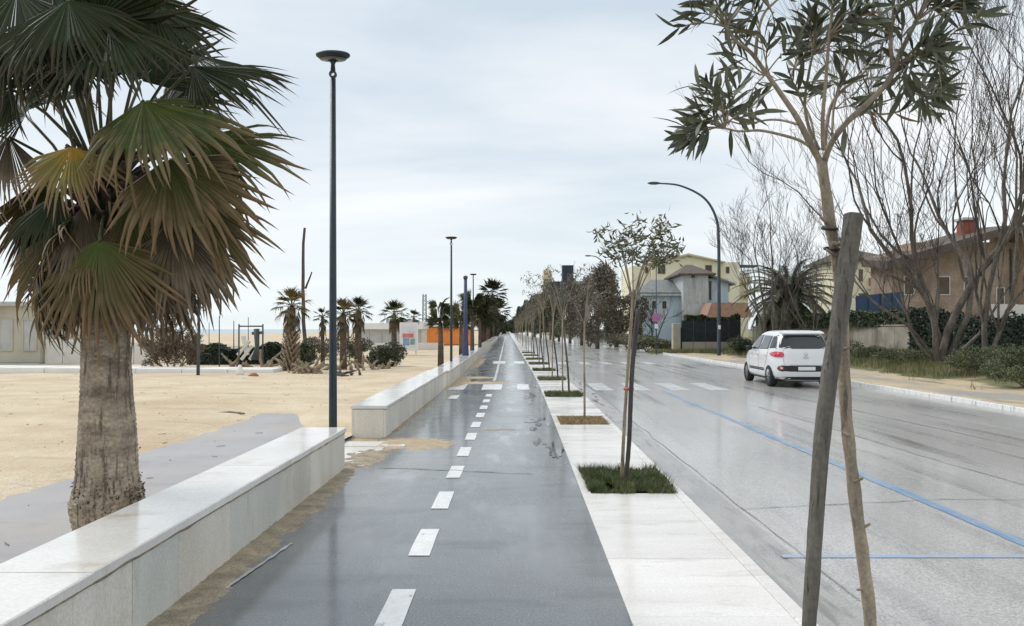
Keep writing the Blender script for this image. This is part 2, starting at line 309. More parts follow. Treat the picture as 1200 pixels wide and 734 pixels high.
mat('fence_dark', (0.013, 0.018, 0.022), (0.03, 0.035, 0.04), 3, 0.8, world=True)
mat('blue_post', (0.045, 0.055, 0.14), (0.07, 0.08, 0.17), 5, 0.6)
mat('car_white', (0.74, 0.75, 0.76), (0.76, 0.77, 0.78), 3, 0.25, coat=0.8)
mat('car_glass', (0.012, 0.018, 0.02), (0.015, 0.022, 0.026), 3, 0.04, spec=0.8)
mat('car_black', (0.014, 0.015, 0.016), (0.02, 0.02, 0.022), 8, 0.5)
mat('tyre', (0.012, 0.012, 0.012), (0.02, 0.02, 0.02), 8, 0.8)
mat('rim', (0.35, 0.36, 0.37), (0.45, 0.46, 0.47), 8, 0.3, metal=0.7)
mat('tail_red', (0.48, 0.012, 0.035), (0.58, 0.02, 0.05), 20, 0.12, coat=1)
mat('reflector_pale', (0.75, 0.5, 0.5), (0.8, 0.6, 0.6), 20, 0.15)
mat('chrome', (0.5, 0.5, 0.52), (0.6, 0.6, 0.62), 8, 0.2, metal=1)
mat('seat_grey', (0.10, 0.10, 0.10), (0.14, 0.14, 0.14), 8, 0.8)
mat('plate_white', (0.75, 0.75, 0.75), (0.8, 0.8, 0.8), 8, 0.4)
mat('tie_black', (0.02, 0.018, 0.016), (0.03, 0.025, 0.02), 8, 0.7)
mat('tie_red', (0.45, 0.10, 0.06), (0.5, 0.15, 0.08), 8, 0.7)
mat('plastic_white', (0.78, 0.76, 0.72), (0.72, 0.7, 0.66), 8, 0.5)
mat('litter_orange', (0.45, 0.17, 0.06), (0.3, 0.14, 0.07), 8, 0.7)
# puddle: nearly mirror water over dark asphalt
mat('puddle', (0.035, 0.04, 0.045), (0.05, 0.055, 0.06), 3, 0.03, 0.06, world=True, spec=0.8)

# fan palm leaf material: green heart, brown ragged tips, driven by the UV along the segment
def palm_leaf_mat(name, c0, c1, c2, t0=0.35, t1=0.85):
    m = bpy.data.materials.new(name); m.use_nodes = True; MT[name] = m
    t = m.node_tree; b = t.nodes['Principled BSDF']; N = t.nodes.new; L = t.links.new
    uv = N('ShaderNodeUVMap'); sp = N('ShaderNodeSeparateXYZ'); L(uv.outputs[0], sp.inputs[0])
    g = N('ShaderNodeNewGeometry'); n = N('ShaderNodeTexNoise'); n.inputs['Scale'].default_value = 9; n.inputs['Detail'].default_value = 5; L(g.outputs['Position'], n.inputs['Vector'])
    a = N('ShaderNodeMath'); a.operation = 'MULTIPLY_ADD'; L(n.outputs['Fac'], a.inputs[0]); a.inputs[1].default_value = 0.7; L(sp.outputs[0], a.inputs[2])
    s = N('ShaderNodeMath'); s.operation = 'SUBTRACT'; L(a.outputs[0], s.inputs[0]); s.inputs[1].default_value = 0.35
    r = N('ShaderNodeValToRGB'); e = r.color_ramp.elements
    e[0].position = 0.05; e[0].color = (*c0, 1); e[1].position = t1; e[1].color = (*c2, 1); q = e.new(t0); q.color = (*c1, 1)
    L(s.outputs[0], r.inputs[0])
    # fine stripe per segment
    st = N('ShaderNodeMath'); st.operation = 'MULTIPLY'; st.inputs[1].default_value = 1.0; L(sp.outputs[1], st.inputs[0])
    hs = N('ShaderNodeHueSaturation'); mr = N('ShaderNodeMapRange'); mr.inputs['To Min'].default_value = 0.72; mr.inputs['To Max'].default_value = 1.3
    L(st.outputs[0], mr.inputs['Value']); L(mr.outputs[0], hs.inputs['Value']); L(r.outputs[0], hs.inputs['Color'])
    L(hs.outputs[0], b.inputs['Base Color']); b.inputs['Roughness'].default_value = 0.55
    b.inputs['Specular IOR Level'].default_value = 0.2
    return m
palm_leaf_mat('fan_green', (0.14, 0.175, 0.04), (0.075, 0.10, 0.028), (0.24, 0.165, 0.09), 0.5, 1.0)
palm_leaf_mat('fan_dark', (0.028, 0.045, 0.015), (0.030, 0.042, 0.015), (0.075, 0.06, 0.034), 0.6, 1.0)
palm_leaf_mat('fan_yellow', (0.44, 0.27, 0.035), (0.23, 0.20, 0.055), (0.27, 0.17, 0.10), 0.42, 0.9)
palm_leaf_mat('fan_brown', (0.085, 0.115, 0.028), (0.11, 0.09, 0.035), (0.24, 0.155, 0.085), 0.50, 0.95)
palm_leaf_mat('fan_dead', (0.07, 0.06, 0.035), (0.10, 0.078, 0.046), (0.22, 0.17, 0.12), 0.40, 0.85)

# ------------------------------------------------------------------ sheets following the slight bend of the road
def ylist(y0, y1):
    ys = [y0]; y = y0
    while y < y1 - 1e-6:
        y = min(y1, y + (1.0 if y < 60 else 8)); ys.append(y)
    return ys
def strip(name, x0, x1, y0, y1, z, m, parent=None, thick=0.0, z1=None):
    mb = MB(); ys = ylist(y0, y1); vs = []
    for y in ys: b = bend(y); vs += [(x0 + b, y, z), (x1 + b, y, z if z1 is None else z1)]
    mb.add(vs, [(2 * i, 2 * i + 1, 2 * i + 3, 2 * i + 2) for i in range(len(ys) - 1)])
    if thick:
        k = len(vs); v2 = [(x, y, zz - thick) for x, y, zz in vs]
        mb.add(v2, [])
        n = len(ys)
        mb.f += [(2 * i + 1, k + 2 * i + 1, k + 2 * i + 3, 2 * i + 3) for i in range(n - 1)] + [(2 * i, 2 * i + 2, k + 2 * i + 2, k + 2 * i) for i in range(n - 1)] + [(0, k, k + 1, 1), (2 * n - 2, 2 * n - 1, k + 2 * n - 1, k + 2 * n - 2)]
        mb.m += [0] * (len(mb.f) - len(mb.m))
    return mb.build(name, m, parent)
def hfield(name, xs, ys, fn, m, parent=None, smooth=True):
    mb = MB(); nx = len(xs)
    mb.v = [(x, y, fn(x, y)) for y in ys for x in xs]
    mb.f = [(j * nx + i, j * nx + i + 1, (j + 1) * nx + i + 1, (j + 1) * nx + i) for j in range(len(ys) - 1) for i in range(nx - 1)]
    mb.m = [0] * len(mb.f)
    return mb.build(name, m, parent, smooth)
def frange(a, b, s):
    n = max(1, int(round((b - a) / s))); return [a + (b - a) * i / n for i in range(n + 1)]
def sm(t): t = max(0, min(1, t)); return t * t * (3 - 2 * t)

ROADZ = -0.08
g = MB().add([(-9000, -300, -0.35), (9000, -300, -0.35), (9000, 20000, -0.35), (-9000, 20000, -0.35)], [(0, 1, 2, 3)]).build('ground', MT['ground_earth']); tag(g, kind='structure')
g = MB().add([(-9000, -300, -0.22), (-118, -300, -0.22), (-118, 600, -0.22), (-60, 20000, -0.22), (-9000, 20000, -0.22)], [(0, 1, 2, 3, 4)]).build('sea', MT['sea']); tag(g, kind='structure')

cycle_path = strip('cycle_path', -2.02, 0.62, -4, 700, 0.0, MT['asphalt_path']); tag(cycle_path, kind='structure')
road = strip('road', 2.05, 10.18, -4, 700, ROADZ, MT['road_surface']); tag(road, kind='structure')
gut = strip('gutter', 1.60, 2.05, -4, 700, ROADZ - 0.012, MT['gutter'], None, 0, ROADZ + 0.001); tag(gut, kind='structure')
prom = strip('promenade', -5.15, -2.40, -4, 30, 0.0, MT['promenade']); tag(prom, kind='structure')

# beach sand, with the paving laid bare near the wall
def beach_h(x, y):
    n = nz3(x * 0.5, y * 0.5, 3) * 0.22 + nz3(x * 2.3, y * 2.3, 7) * 0.10 + nz3(x * 7, y * 7, 7) * 0.08
    yb = 15.6 if x < -4.2 else 15.6 - (x + 4.2) * 3.0
    m = min((x + 5.0) * 1.0 + n, (yb - y) * 0.6 + n * 1.3)
    dune = 0.05 * nz3(x * 0.22, y * 0.16, 1) + 0.02 * nz3(x * 0.9, y * 0.7, 5) + 0.012 * nz3(x * 4, y * 4, 9) + 0.010 * abs(nz3(x * 2.4, y * 3.1, 12))
    base = 0.03 - 0.16 * m
    base = max(-0.07, min(0.06, base))
    if x > -3.4 and y > 15: dune *= 0.4
    if x < -95: dune -= (-95 - x) * 0.012
    s = min(1, max(0, (-m) / 0.8))
    return base + dune * s
xs = [-125, -118, -108, -100, -92, -84, -76, -68, -60, -53, -46, -40, -35, -31, -27, -24, -21, -18.5, -16.5, -15] + frange(-14, -2.44, 0.13)
ys = frange(-4, 2, 1)[:-1] + frange(2, 20, 0.14) + frange(20.4, 45, 0.6) + frange(47, 120, 4) + frange(135, 700, 30)
def bx_h(x, y): return beach_h(x, y)
mb = MB(); nx = len(xs)
mb.v = [(x + bend(y) * (1 if x > -20 else 0.5), y, beach_h(x, y)) for y in ys for x in xs]
mb.f = [(j * nx + i, j * nx + i + 1, (j + 1) * nx + i + 1, (j + 1) * nx + i) for j in range(len(ys) - 1) for i in range(nx - 1)]; mb.m = [0] * len(mb.f)
tag(mb.build('beach', MT['sand'], None, True), kind='structure')

tag(strip('gap_ground', -2.50, -1.98, 9.2, 12.1, -0.006, MT['sand_wet']), kind='structure')

# right shoulder and grassy bank
def verge_h(x, y):
    x0 = x - bend(y)
    n = 0.03 * nz3(x * 0.8, y * 0.5, 11) + 0.015 * nz3(x * 3, y * 3, 4)
    z = -0.02 + n
    z += 0.55 * sm((x0 - 13.2) / 4.0) * (0.8 + 0.5 * nz3(x * 0.3, y * 0.3, 2))
    if x0 < 10.45: z = -0.03
    return z
xs = frange(10.28, 20, 0.25) + [22, 26, 32, 40, 60, 120]
ys = frange(2, 60, 0.4) + frange(62, 130, 4) + frange(140, 700, 40)
mb = MB(); nx = len(xs)
mb.v = [(x + bend(y), y, verge_h(x + bend(y), y)) for y in ys for x in xs]
mb.f = [(j * nx + i, j * nx + i + 1, (j + 1) * nx + i + 1, (j + 1) * nx + i) for j in range(len(ys) - 1) for i in range(nx - 1)]
mb.m = []
for j in range(len(ys) - 1):
    for i in range(nx - 1):
        x = xs[i] + 1.1 * nz3(xs[i] * 0.5, ys[j] * 0.5, 21)
        mb.m.append(1 if x > 13.3 - 0.03 * max(0, ys[j] - 30) else 0)
tag(mb.build('verge', [MT['shoulder'], MT['grassy']], None, True), kind='structure')

# pavement strip between path and road: slabs and kerb stones laid one by one
bed = strip('pavement', 0.62, 1.62, -4, 700, -0.012, MT['mortar'], None, 0.10); tag(bed, kind='structure')
PITS = [2.75, 8.55, 14.25, 19.8, 26.0, 31.7, 37.4, 43.2, 49.0, 54.8, 60.6, 66.4, 72.2, 78.0]
PIT_HALF = 0.64
def slab(x0, x1, y0, y1, z0, z1, name, m, parent, bw=0.004, tilt=0.0):
    b = MB(); bb = [bend(y0), bend(y1)]
    t = tilt
    vs = [(x0 + bb[0], y0, z0), (x1 + bb[0], y0, z0), (x1 + bb[1], y1, z0), (x0 + bb[1], y1, z0), (x0 + bb[0], y0, z1 - t), (x1 + bb[0], y0, z1 + t), (x1 + bb[1], y1, z1 + t), (x0 + bb[1], y1, z1 - t)]
    b.add(vs, [(0, 3, 2, 1), (4, 5, 6, 7), (0, 1, 5, 4), (1, 2, 6, 5), (2, 3, 7, 6), (3, 0, 4, 7)])
    o = b.build(name, m, parent)
    if bw: bevel(o, bw, 1)
    return o
y = 0.4
edges = []
for c in PITS: edges += [(c - PIT_HALF, c + PIT_HALF)]
def inpit(y): return any(a - 1e-6 <= y < b - 1e-6 for a, b in edges)
cur = -0.5
for k, c in enumerate(PITS):
    a, b = c - PIT_HALF, c + PIT_HALF
    n = max(1, round((a - cur) / 1.12))
    for i in range(n):
        s0 = cur + (a - cur) * i / n; s1 = cur + (a - cur) * (i + 1) / n
        slab(0.622, 1.527, s0 + 0.0015, s1 - 0.0015, -0.05, 0.0 + rnd.uniform(-.0012, .0012), 'paving_slab', MT['paving_white'], bed, 0.003)
    # edging strips beside the pit
    slab(0.622, 0.715, a + 0.0015, b - 0.0015, -0.05, 0.0, 'edge_slab', MT['paving_white'], bed, 0.003)
    cur = b
o = strip('far_slabs', 0.622, 1.527, cur, 700, 0.001, MT['paving_white'], bed); tag(o, kind='stuff')
y = -0.5
while y < 84:
    slab(1.531, 1.628, y + 0.0012, y + 0.9988, -0.10, 0.002 + rnd.uniform(-.001, .001), 'kerb_stone', MT['paving_white'], bed, 0.006)
    y += 1.0
o = strip('far_kerb', 1.531, 1.628, 84, 700, 0.002, MT['paving_white'], bed, 0.1); tag(o, kind='stuff')

# right kerb, painted white, stone by stone
rk = strip('kerb', 10.17, 10.30, -4, 700, -0.02, MT['mortar'], None, 0.08); tag(rk, kind='structure')
y = 8.0
while y < 60:
    z = 0.022 + rnd.uniform(-.008, .008)
    slab(10.16 + rnd.uniform(-.01, .01), 10.30, y + 0.01, y + 0.99, -0.12, z, 'kerb_stone', MT['line_white'], rk, 0.012)
    y += 1.0
o = strip('far_kerb', 10.16, 10.30, 60, 500, 0.01, MT['line_faded'], rk, 0.1); tag(o, kind='stuff')

# painted markings
def mark(x0, x1, y0, y1, z, m, name, parent, rag=0.0):
    b = MB(); n = max(2, int((y1 - y0) / 0.25)); vs = []
    for i in range(n + 1):
        y = y0 + (y1 - y0) * i / n; q = bend(y)
        vs += [(x0 + q + rnd.uniform(-rag, rag), y, z), (x1 + q + rnd.uniform(-rag, rag), y, z)]
    b.add(vs, [(2 * i, 2 * i + 1, 2 * i + 3, 2 * i + 2) for i in range(n)])
    return b.build(name, m, parent)
y = 4.22
while y < 20.5:
    mark(-0.775, -0.625, y, y + 0.76, 0.004, MT['line_white'], 'lane_dash', cycle_path, 0.004); y += 1.498
for x0, x1 in ((-1.86, -1.42), (-0.97, -0.42), (0.0, 0.32)):
    mark(x0, x1, 21.4, 23.5, 0.004, MT['line_white'], 'crossing_stripe', cycle_path, 0.012)
for x0, x1 in ((-1.62, -1.40),): mark(x0, x1, 18.6, 19.6, 0.004, MT['line_white'], 'lane_mark', cycle_path, 0.015)
mark(-0.745, -0.655, 25.0, 37.3, 0.004, MT['line_faded'], 'centre_line', cycle_path, 0.006)
for x0, x1 in ((-0.99, -0.40), (0.02, 0.50)): mark(x0, x1, 37.6, 40.4, 0.004, MT['line_white'], 'crossing_stripe', cycle_path, 0.012)
mark(-0.745, -0.655, 41, 200, 0.004, MT['line_faded'], 'centre_line', cycle_path, 0.006)
for x0, x1 in ((2.15, 2.65), (3.2, 3.68), (4.25, 4.78), (5.32, 5.85)):
    mark(x0, x1, 22.2, 25.2, ROADZ + 0.004, MT['line_faded'], 'crossing_stripe', road, 0.02)
for x0 in (2.2, 3.25, 4.3, 5.35, 6.4): mark(x0, x0 + 0.5, 38.6, 41.4, ROADZ + 0.004, MT['line_faded'], 'crossing_stripe', road, 0.02)
mark(3.91, 4.025, 3.4, 21.8, ROADZ + 0.004, MT['line_blue'], 'bay_line', road, 0.012)
mark(1.95, 3.915, 5.95, 6.03, ROADZ + 0.004, MT['line_blue_bright'], 'bay_line', road, 0.004)

# cracks and repaired joints
def crack(pts, wd, z, parent, name='crack', m='crack', wig=.05):
    b = MB(); vs = []; dense = []
    for i in range(len(pts) - 1):
        for k in range(10):
            t = k / 10; p = Vector((*pts[i], 0)).lerp(Vector((*pts[i + 1], 0)), t); dense.append(p)
    dense.append(Vector((*pts[-1], 0)))
    for i, p in enumerate(dense):
        d = (dense[min(i + 1, len(dense) - 1)] - dense[max(i - 1, 0)]).normalized(); q = Vector((-d.y, d.x, 0))
        p = p + q * wig * nz3(p.x * 3, p.y * 3, 5); ww = wd * (0.4 + rnd.random() * 0.9)
        vs += [(p - q * ww / 2 + Vector((0, 0, z)))[:], (p + q * ww / 2 + Vector((0, 0, z)))[:]]
    b.add(vs, [(2 * i, 2 * i + 1, 2 * i + 3, 2 * i + 2) for i in range(len(dense) - 1)])
    return b.build(name, MT[m], parent)
RZ = ROADZ + 0.006
crack([(2.08, 7.55), (3.2, 7.8), (4.2, 8.0), (5.6, 7.95), (7.5, 8.3)], 0.018, RZ, road)
crack([(5.2, 17.5), (5.3, 14), (5.35, 10.5), (5.5, 7.5)], 0.022, RZ, road)
crack([(6.7, 22), (7.0, 16), (7.2, 11.5), (7.3, 9)], 0.03, RZ, road)
crack([(6.0, 36), (6.1, 30), (6.3, 26)], 0.09, RZ, road)
crack([(6.5, 34), (6.55, 28)], 0.07, RZ, road)
crack([(-1.6, 9.38), (-0.7, 9.18), (0.15, 8.95)], 0.03, 0.005, cycle_path)
crack([(-1.80, 5.0), (-1.75, 5.5), (-1.69, 6.05)], 0.03, 0.005, cycle_path, 'scratch', 'line_faded', .01)
crack([(2.1, 23), (2.09, 16), (2.1, 9), (2.12, 5)], 0.012, RZ, road)

# puddles: water lying in the hollows
def puddle(cx, cy, rx, ry, seed, z, name='puddle', m='puddle', parent=None, k=40):
    b = MB(); vs = [(cx, cy, z)]
    for i in range(k):
        a = 2 * math.pi * i / k; r = 1 + 0.6 * nz3(math.cos(a) * 1.3 + seed, math.sin(a) * 1.3, seed) + 0.45 * nz3(math.cos(a) * 5 + seed, math.sin(a) * 5, seed)
        vs.append((cx + math.cos(a) * rx * r, cy + math.sin(a) * ry * r, z))
    b.add(vs, [(0, i + 1, (i + 1) % k + 1) for i in range(k)])
    o = b.build(name, MT[m], parent); return tag(o, kind='structure') if parent is None else o
rp_ = random.Random(4)
for i in range(22):
    yy = rp_.choice((rp_.uniform(10.4, 15.2), rp_.uniform(17.5, 24))); puddle(rp_.uniform(.16, .50) if yy > 11.5 else rp_.uniform(.36, .50), yy, rp_.uniform(.025, .085), rp_.uniform(.10, .5), i * 1.7, 0.0034 + i * .00003)

# sand drifts blown over the path
def drift(cx, cy, rx, ry, h, seed, name='sand_drift', m='sand_wet', step=0.035, parent=None):
    xs = frange(cx - rx * 1.3, cx + rx * 1.3, step); ys = frange(cy - ry * 1.3, cy + ry * 1.3, step * 1.6)
    def fn(x, y):
        r = ((x - cx) / rx) ** 2 + ((y - cy) / ry) ** 2
        return h * (1 - r) * 1.0 + 0.55 * h * nz3(x * 3.1, y * 2.2, seed) + 0.6 * h * nz3(x * 9, y * 9, seed) + .45 * h * nz3(x * 31, y * 31, seed) - 0.0005
    mb = MB(); nx = len(xs); z = [[fn(x, y) for x in xs] for y in ys]
    mb.v = [(x, y, max(-0.012, z[j][i])) for j, y in enumerate(ys) for i, x in enumerate(xs)]
    for j in range(len(ys) - 1):
        for i in range(nx - 1):
            if max(z[j][i], z[j][i + 1], z[j + 1][i], z[j + 1][i + 1]) > -0.004: mb.f.append((j * nx + i, j * nx + i + 1, (j + 1) * nx + i + 1, (j + 1) * nx + i)); mb.m.append(0)
    o = mb.build(name, MT[m], parent, True); tag(o, kind='structure'); return o
drift(-1.48, 11.35, 0.60, 0.62, 0.020, 3.3)
drift(-1.97, 5.3, 0.21, 5.4, 0.018, 8.1, m='sand_dirty', step=.022)
drift(-1.95, 10.0, 0.33, 1.0, 0.02, 4.1, m='sand_dirty')
drift(-2.0, 24.5, 0.55, 3.2, 0.02, 5.5, step=0.07)
drift(-1.1, 24.2, 0.9, 0.5, 0.016, 6.5, step=0.07)
drift(-1.5, 26.8, 0.8, 0.5, 0.016, 7.5, step=0.07)
drift(-2.3, 38.0, 0.60, 9, 0.024, 2.2, step=0.12)
drift(-2.8, 62, 0.6, 14, 0.024, 2.9, step=0.2)
drift(-1.95, 15.5, 0.10, 4.0, 0.018, 7.2, m='sand_dirty', step=0.05)
drift(-0.30, 12.9, 0.30, 0.10, 0.010, 1.2, m='sand_dirty')

# white threshold slabs in the gap between the two walls
th = empty('threshold', (0, 0, 0), 'white stone slabs in the gap between the two low walls, half buried in sand', 'paving')
for x0, x1, y0, y1 in ((-2.46, -1.80, 9.45, 10.95), (-2.46, -1.55, 11.02, 11.5)):
    o = slab(x0, x1, y0, y1, -0.03, 0.011, 'paving_slab', MT['paving_white'], th, 0.003)

def rag_slab(x0, x1, y0, y1, z0, z1, parent):   # coping slab with worn, slightly chipped front arris
    mb = MB(); n = max(2, int((y1 - y0) / .025)); vs = []
    for i in range(n + 1):
        y = y0 + (y1 - y0) * i / n; c = .0015 * nz3(y * 30, 2, 2) + .004 * max(0, nz3(y * 7, 5, 2) - .25); e = .006 + .004 * abs(nz3(y * 20, 8, 8)) + .03 * max(0, nz3(y * 9, 1, 6) - .52)
        lo = .022 * max(0, nz3(y * 3.3, 7, 1) - .2)
        vs += [(x0, y, z0), (x0, y, z1 - .005), (x0 + .005, y, z1), (x1 - e, y, z1), (x1 + c, y, z1 - e), (x1 + c, y, z0 + lo + .003), (x1 - .006 - lo * .6, y, z0)]
    k = 7
    mb.add(vs, [(i * k + j, i * k + (j + 1) % k, (i + 1) * k + (j + 1) % k, (i + 1) * k + j) for i in range(n) for j in range(k)] + [tuple(range(k - 1, -1, -1)), tuple(n * k + j for j in range(k))])
    return mb.build('coping_slab', MT['coping'], parent)

# ------------------------------------------------------------------ low stone walls: core, facing panels, coping slabs
def low_wall(y0, y1, cuts, ccuts, label, x_front=-1.985, x_back=-2.47, h=0.475, real=True, tints=None):
    t = empty('low_wall', (0, 0, 0), label, 'low wall', 'low white stone walls along the cycle path')
    ct = 0.052
    strip('core', x_back + 0.03, x_front - 0.03, y0 + 0.03, y1 - 0.03, h - ct - 0.004, MT['mortar'], t, h - ct)
    cuts = [y0] + cuts + [y1]; ccuts = [y0] + ccuts + [y1]
    for i in range(len(cuts) - 1):
        a, b = cuts[i] + 0.003, cuts[i + 1] - 0.003
        m = MT['wall_stone_grey'] if (tints and i in tints) else MT['wall_stone']
        j = rnd.uniform(-.003, .003)
        slab(x_front - 0.03, x_front + j, a, b, -0.03, h - ct - 0.012, 'facing_panel', m, t, 0.003)
        slab(x_back, x_back + 0.03, a, b, -0.03, h - ct - 0.008, 'back_panel', m, t, 0.003)
    slab(x_back + 0.031, x_front - 0.031, y0, y0 + 0.03, -0.03, h - ct - 0.008, 'end_panel', MT['wall_stone'], t, 0.003)
    slab(x_back + 0.031, x_front - 0.031, y1 - 0.03, y1, -0.03, h - ct - 0.008, 'end_panel', MT['wall_stone'], t, 0.003)
    for i in range(len(ccuts) - 1):
        a, b = ccuts[i] + 0.0025, ccuts[i + 1] - 0.0025
        if i == 0: a -= 0.015
        if i == len(ccuts) - 2: b += 0.015
        o = slab(x_back - 0.015, x_front + 0.018 + rnd.uniform(-.002, .002), a, b, h - ct, h + rnd.uniform(-.0015, .0015), 'coping_slab', MT['coping'], t, 0.007) if not tints else rag_slab(x_back - 0.015, x_front + 0.018 + rnd.uniform(-.002, .002), a, b, h - ct, h + rnd.uniform(-.0015, .0015), t)
    if tints:
        b = MB(); vs = []; n = int((y1 - y0) / .02)
        for i in range(n + 1):
            y = y0 + (y1 - y0) * i / n; q = max(0, nz3(y * 6, 0, 4)) * .010 + max(0, nz3(y * 25, 1, 4)) * .008; d_ = .004 + max(0, nz3(y * 4, 3, 9)) * .016
            vs += [(x_front + .002 + q, y, h - ct - .001), (x_front + .001 + q * .6, y, h - ct - .012 - d_), (x_front - .012, y, h - ct - .012 - d_)]
        b.add(vs, [(3 * i + k, 3 * i + 3 + k, 3 * i + 4 + k, 3 * i + 1 + k) for i in range(n) for k in (0, 1)]); b.build('joint_mortar', MT['sand_dirty'], t)
    return t
low_wall(-1.0, 9.28, [0.2, 1.0, 1.9, 2.75, 3.62, 4.18, 4.75, 5.6, 6.2, 6.95, 7.75, 8.55], [0.9, 2.4, 3.75, 5.25, 6.7, 8.1],
         'near low white stone wall with shiny wet coping beside the big palm', tints={6, 8, 9})
def cuts(a, b, s):
    n = round((b - a) / s); return [a + (b - a) * i / n for i in range(1, n)]
low_wall(11.98, 22.4, cuts(11.98, 22.4, 1.15), cuts(11.98, 22.4, 1.75), 'low white stone wall starting past the sandy gap, its square end facing us', x_front=-1.955, x_back=-2.46)
low_wall(22.46, 34.5, cuts(22.46, 34.5, 1.35), cuts(22.46, 34.5, 2.0), 'low white wall segment from the wall joint to the second dark lamp post', x_front=-1.90, x_back=-2.42, h=0.46)
low_wall(34.6, 58, cuts(34.6, 58, 1.95), cuts(34.6, 58, 2.6), 'low white wall segment running past the blue post and the palms', x_front=-1.90, x_back=-2.42, h=0.46)
o = low_wall(58.1, 200, cuts(58.1, 200, 6), cuts(58.1, 200, 6), 'farthest low white wall segment shrinking to the vanishing point', x_front=-1.90, x_back=-2.42, h=0.46)

# ------------------------------------------------------------------ path lamps
def lamp_post():
    t = empty('lamp_post', (0, 0, 0), '', 'street lamp', 'dark lamp posts behind the low wall')
    MB().tube([(0, 0, -0.05), (0, 0, 0.0), (0, 0, 4.58)], [0.05, 0.05, 0.033], 16).build('pole', MT['lamp_metal'], t, True)
    MB().lathe([(0.0, 0.02), (0.11, 0.02), (0.11, 0.035), (0.055, 0.05), (0.05, 0.09)], 20).build('base_plate', MT['lamp_metal'], t)
    # ring with a round hole seen from the path
    b = MB(); n = 20
    for i in range(n):
        a = 2 * math.pi * i / n
        pts = [(math.cos(a) * r, yy, 4.63 + math.sin(a) * r) for r, yy in ((0.045, -0.02), (0.045, 0.02), (0.022, 0.02), (0.022, -0.02))]
        b.v += pts
    for i in range(n):
        for k in range(4): b.f.append((i * 4 + k, i * 4 + (k + 1) % 4, ((i + 1) % n) * 4 + (k + 1) % 4, ((i + 1) % n) * 4 + k)); b.m.append(0)
    b.build('ring', MT['lamp_metal'], t)
    MB().tube([(0, 0, 4.67), (0, 0, 4.75), (0, 0, 4.81)], [0.030, 0.024, 0.05], 14).build('neck', MT['lamp_metal'], t, True)
    hd = MB().lathe([(0.0, 4.80), (0.11, 4.803), (0.165, 4.82), (0.20, 4.845), (0.205, 4.865), (0.19, 4.88), (0.10, 4.888), (0.0, 4.89)], 36, sx=1.0, sy=.62).build('lamp_head', MT['lamp_metal'], t, True)
    MB().lathe([(0.065, 4.797), (0.15, 4.803), (0.16, 4.812)], 36, sx=1.0, sy=.62).build('lens', MT['lamp_lens'], hd, True)
    return t
lp = lamp_post(); lp.location = (-2.2, 9.64, 0); lp['label'] = 'tall dark lamp post with flat oval head at the end of the near wall'
l2 = copy_tree(lp); l2.location = (-2.62 + 0.25, 28.8, 0); l2['label'] = 'middle dark lamp post behind the wall, between the slim palm and the blue post'
l3 = copy_tree(lp); l3.location = (-2.65, 48.0, 0); l3['label'] = 'far small dark lamp post with T shaped head beside the distant palms'

# ------------------------------------------------------------------ fan leaves
def fan_mesh(name, Rr, spread, nseg, droop, mats, seed, fuse=0.5, fold=0.35, cup=0.0):
    """blade in local space: hub at origin, main axis +X, normal +Z; returns mesh with UV (u along, v side)"""
    rg = random.Random(seed); vs = []; fs = []; uvs = []
    da = 2 * spread / nseg
    for s in range(nseg):
        a = -spread + da * (s + 0.5) ; edge = abs(a) / spread
        ln = Rr * (1 - 0.28 * edge ** 2) * rg.uniform(0.86, 1.05)
        st = [0.02, 0.25, fuse, fuse + (1 - fuse) * 0.35, fuse + (1 - fuse) * 0.7, 1.0]; ln *= 1 - .18 * (rg.random() < .25)
        dr = droop * rg.uniform(0.5, 1.5); sw = rg.uniform(-0.07, 0.07); b0 = len(vs)
        val = rg.random(); wav = 0.06 * nz3(s * .35, seed * 1.7, 0) + rg.gauss(0, .004); roll = rg.gauss(0, .30); brk = rg.random() < .12
        if brk: dr *= 3.2; sw *= 2.5
        for i, t in enumerate(st):
            r = ln * t
            hw = (r * math.tan(da / 2) * 1.30) if t <= fuse + 0.01 else (ln * fuse * math.tan(da / 2)) * (1 - (t - fuse) / (1 - fuse)) ** 0.55 * 0.98
            tt = max(0, (t - fuse) / (1 - fuse)); aa = a + sw * tt * tt + .03 * nz3(s * .5, seed, 3)
            zc = -dr * ln * tt ** 1.6 - cup * r * edge * edge + wav * r
            cx, cy = r * math.cos(aa), r * math.sin(aa); px_, py_ = -math.sin(aa), math.cos(aa)
            for k, q in ((-1, 0), (0, 1), (1, 0)):
                vs.append((cx + px_ * hw * k, cy + py_ * hw * k, zc + (fold * hw if q else -fold * hw) + roll * hw * k))
                uvs.append((t, 0.15 if q == 0 else 0.15 + 0.6 * val))
        for i in range(len(st) - 1):
            for k in (0, 1):
                p = b0 + i * 3 + k; fs.append((p, p + 1, p + 4, p + 3))
    me = bpy.data.meshes.new(name); me.from_pydata(vs, [], fs)
    ul = me.uv_layers.new(name='UVMap'); li = np.zeros(len(me.loops), dtype=np.int32); me.loops.foreach_get('vertex_index', li)
    ul.data.foreach_set('uv', np.array(uvs, dtype=np.float32)[li].ravel())
    me.materials.append(mats); me.update(); return me
def orient(o, hub, axis, normal):
    x = axis.normalized(); z = (normal - x * normal.dot(x))
    if z.length < 1e-4: z = x.orthogonal()
    z.normalize(); y = z.cross(x)
    M = Matrix((x, y, z)).transposed().to_4x4(); M.translation = hub; o.matrix_basis = M

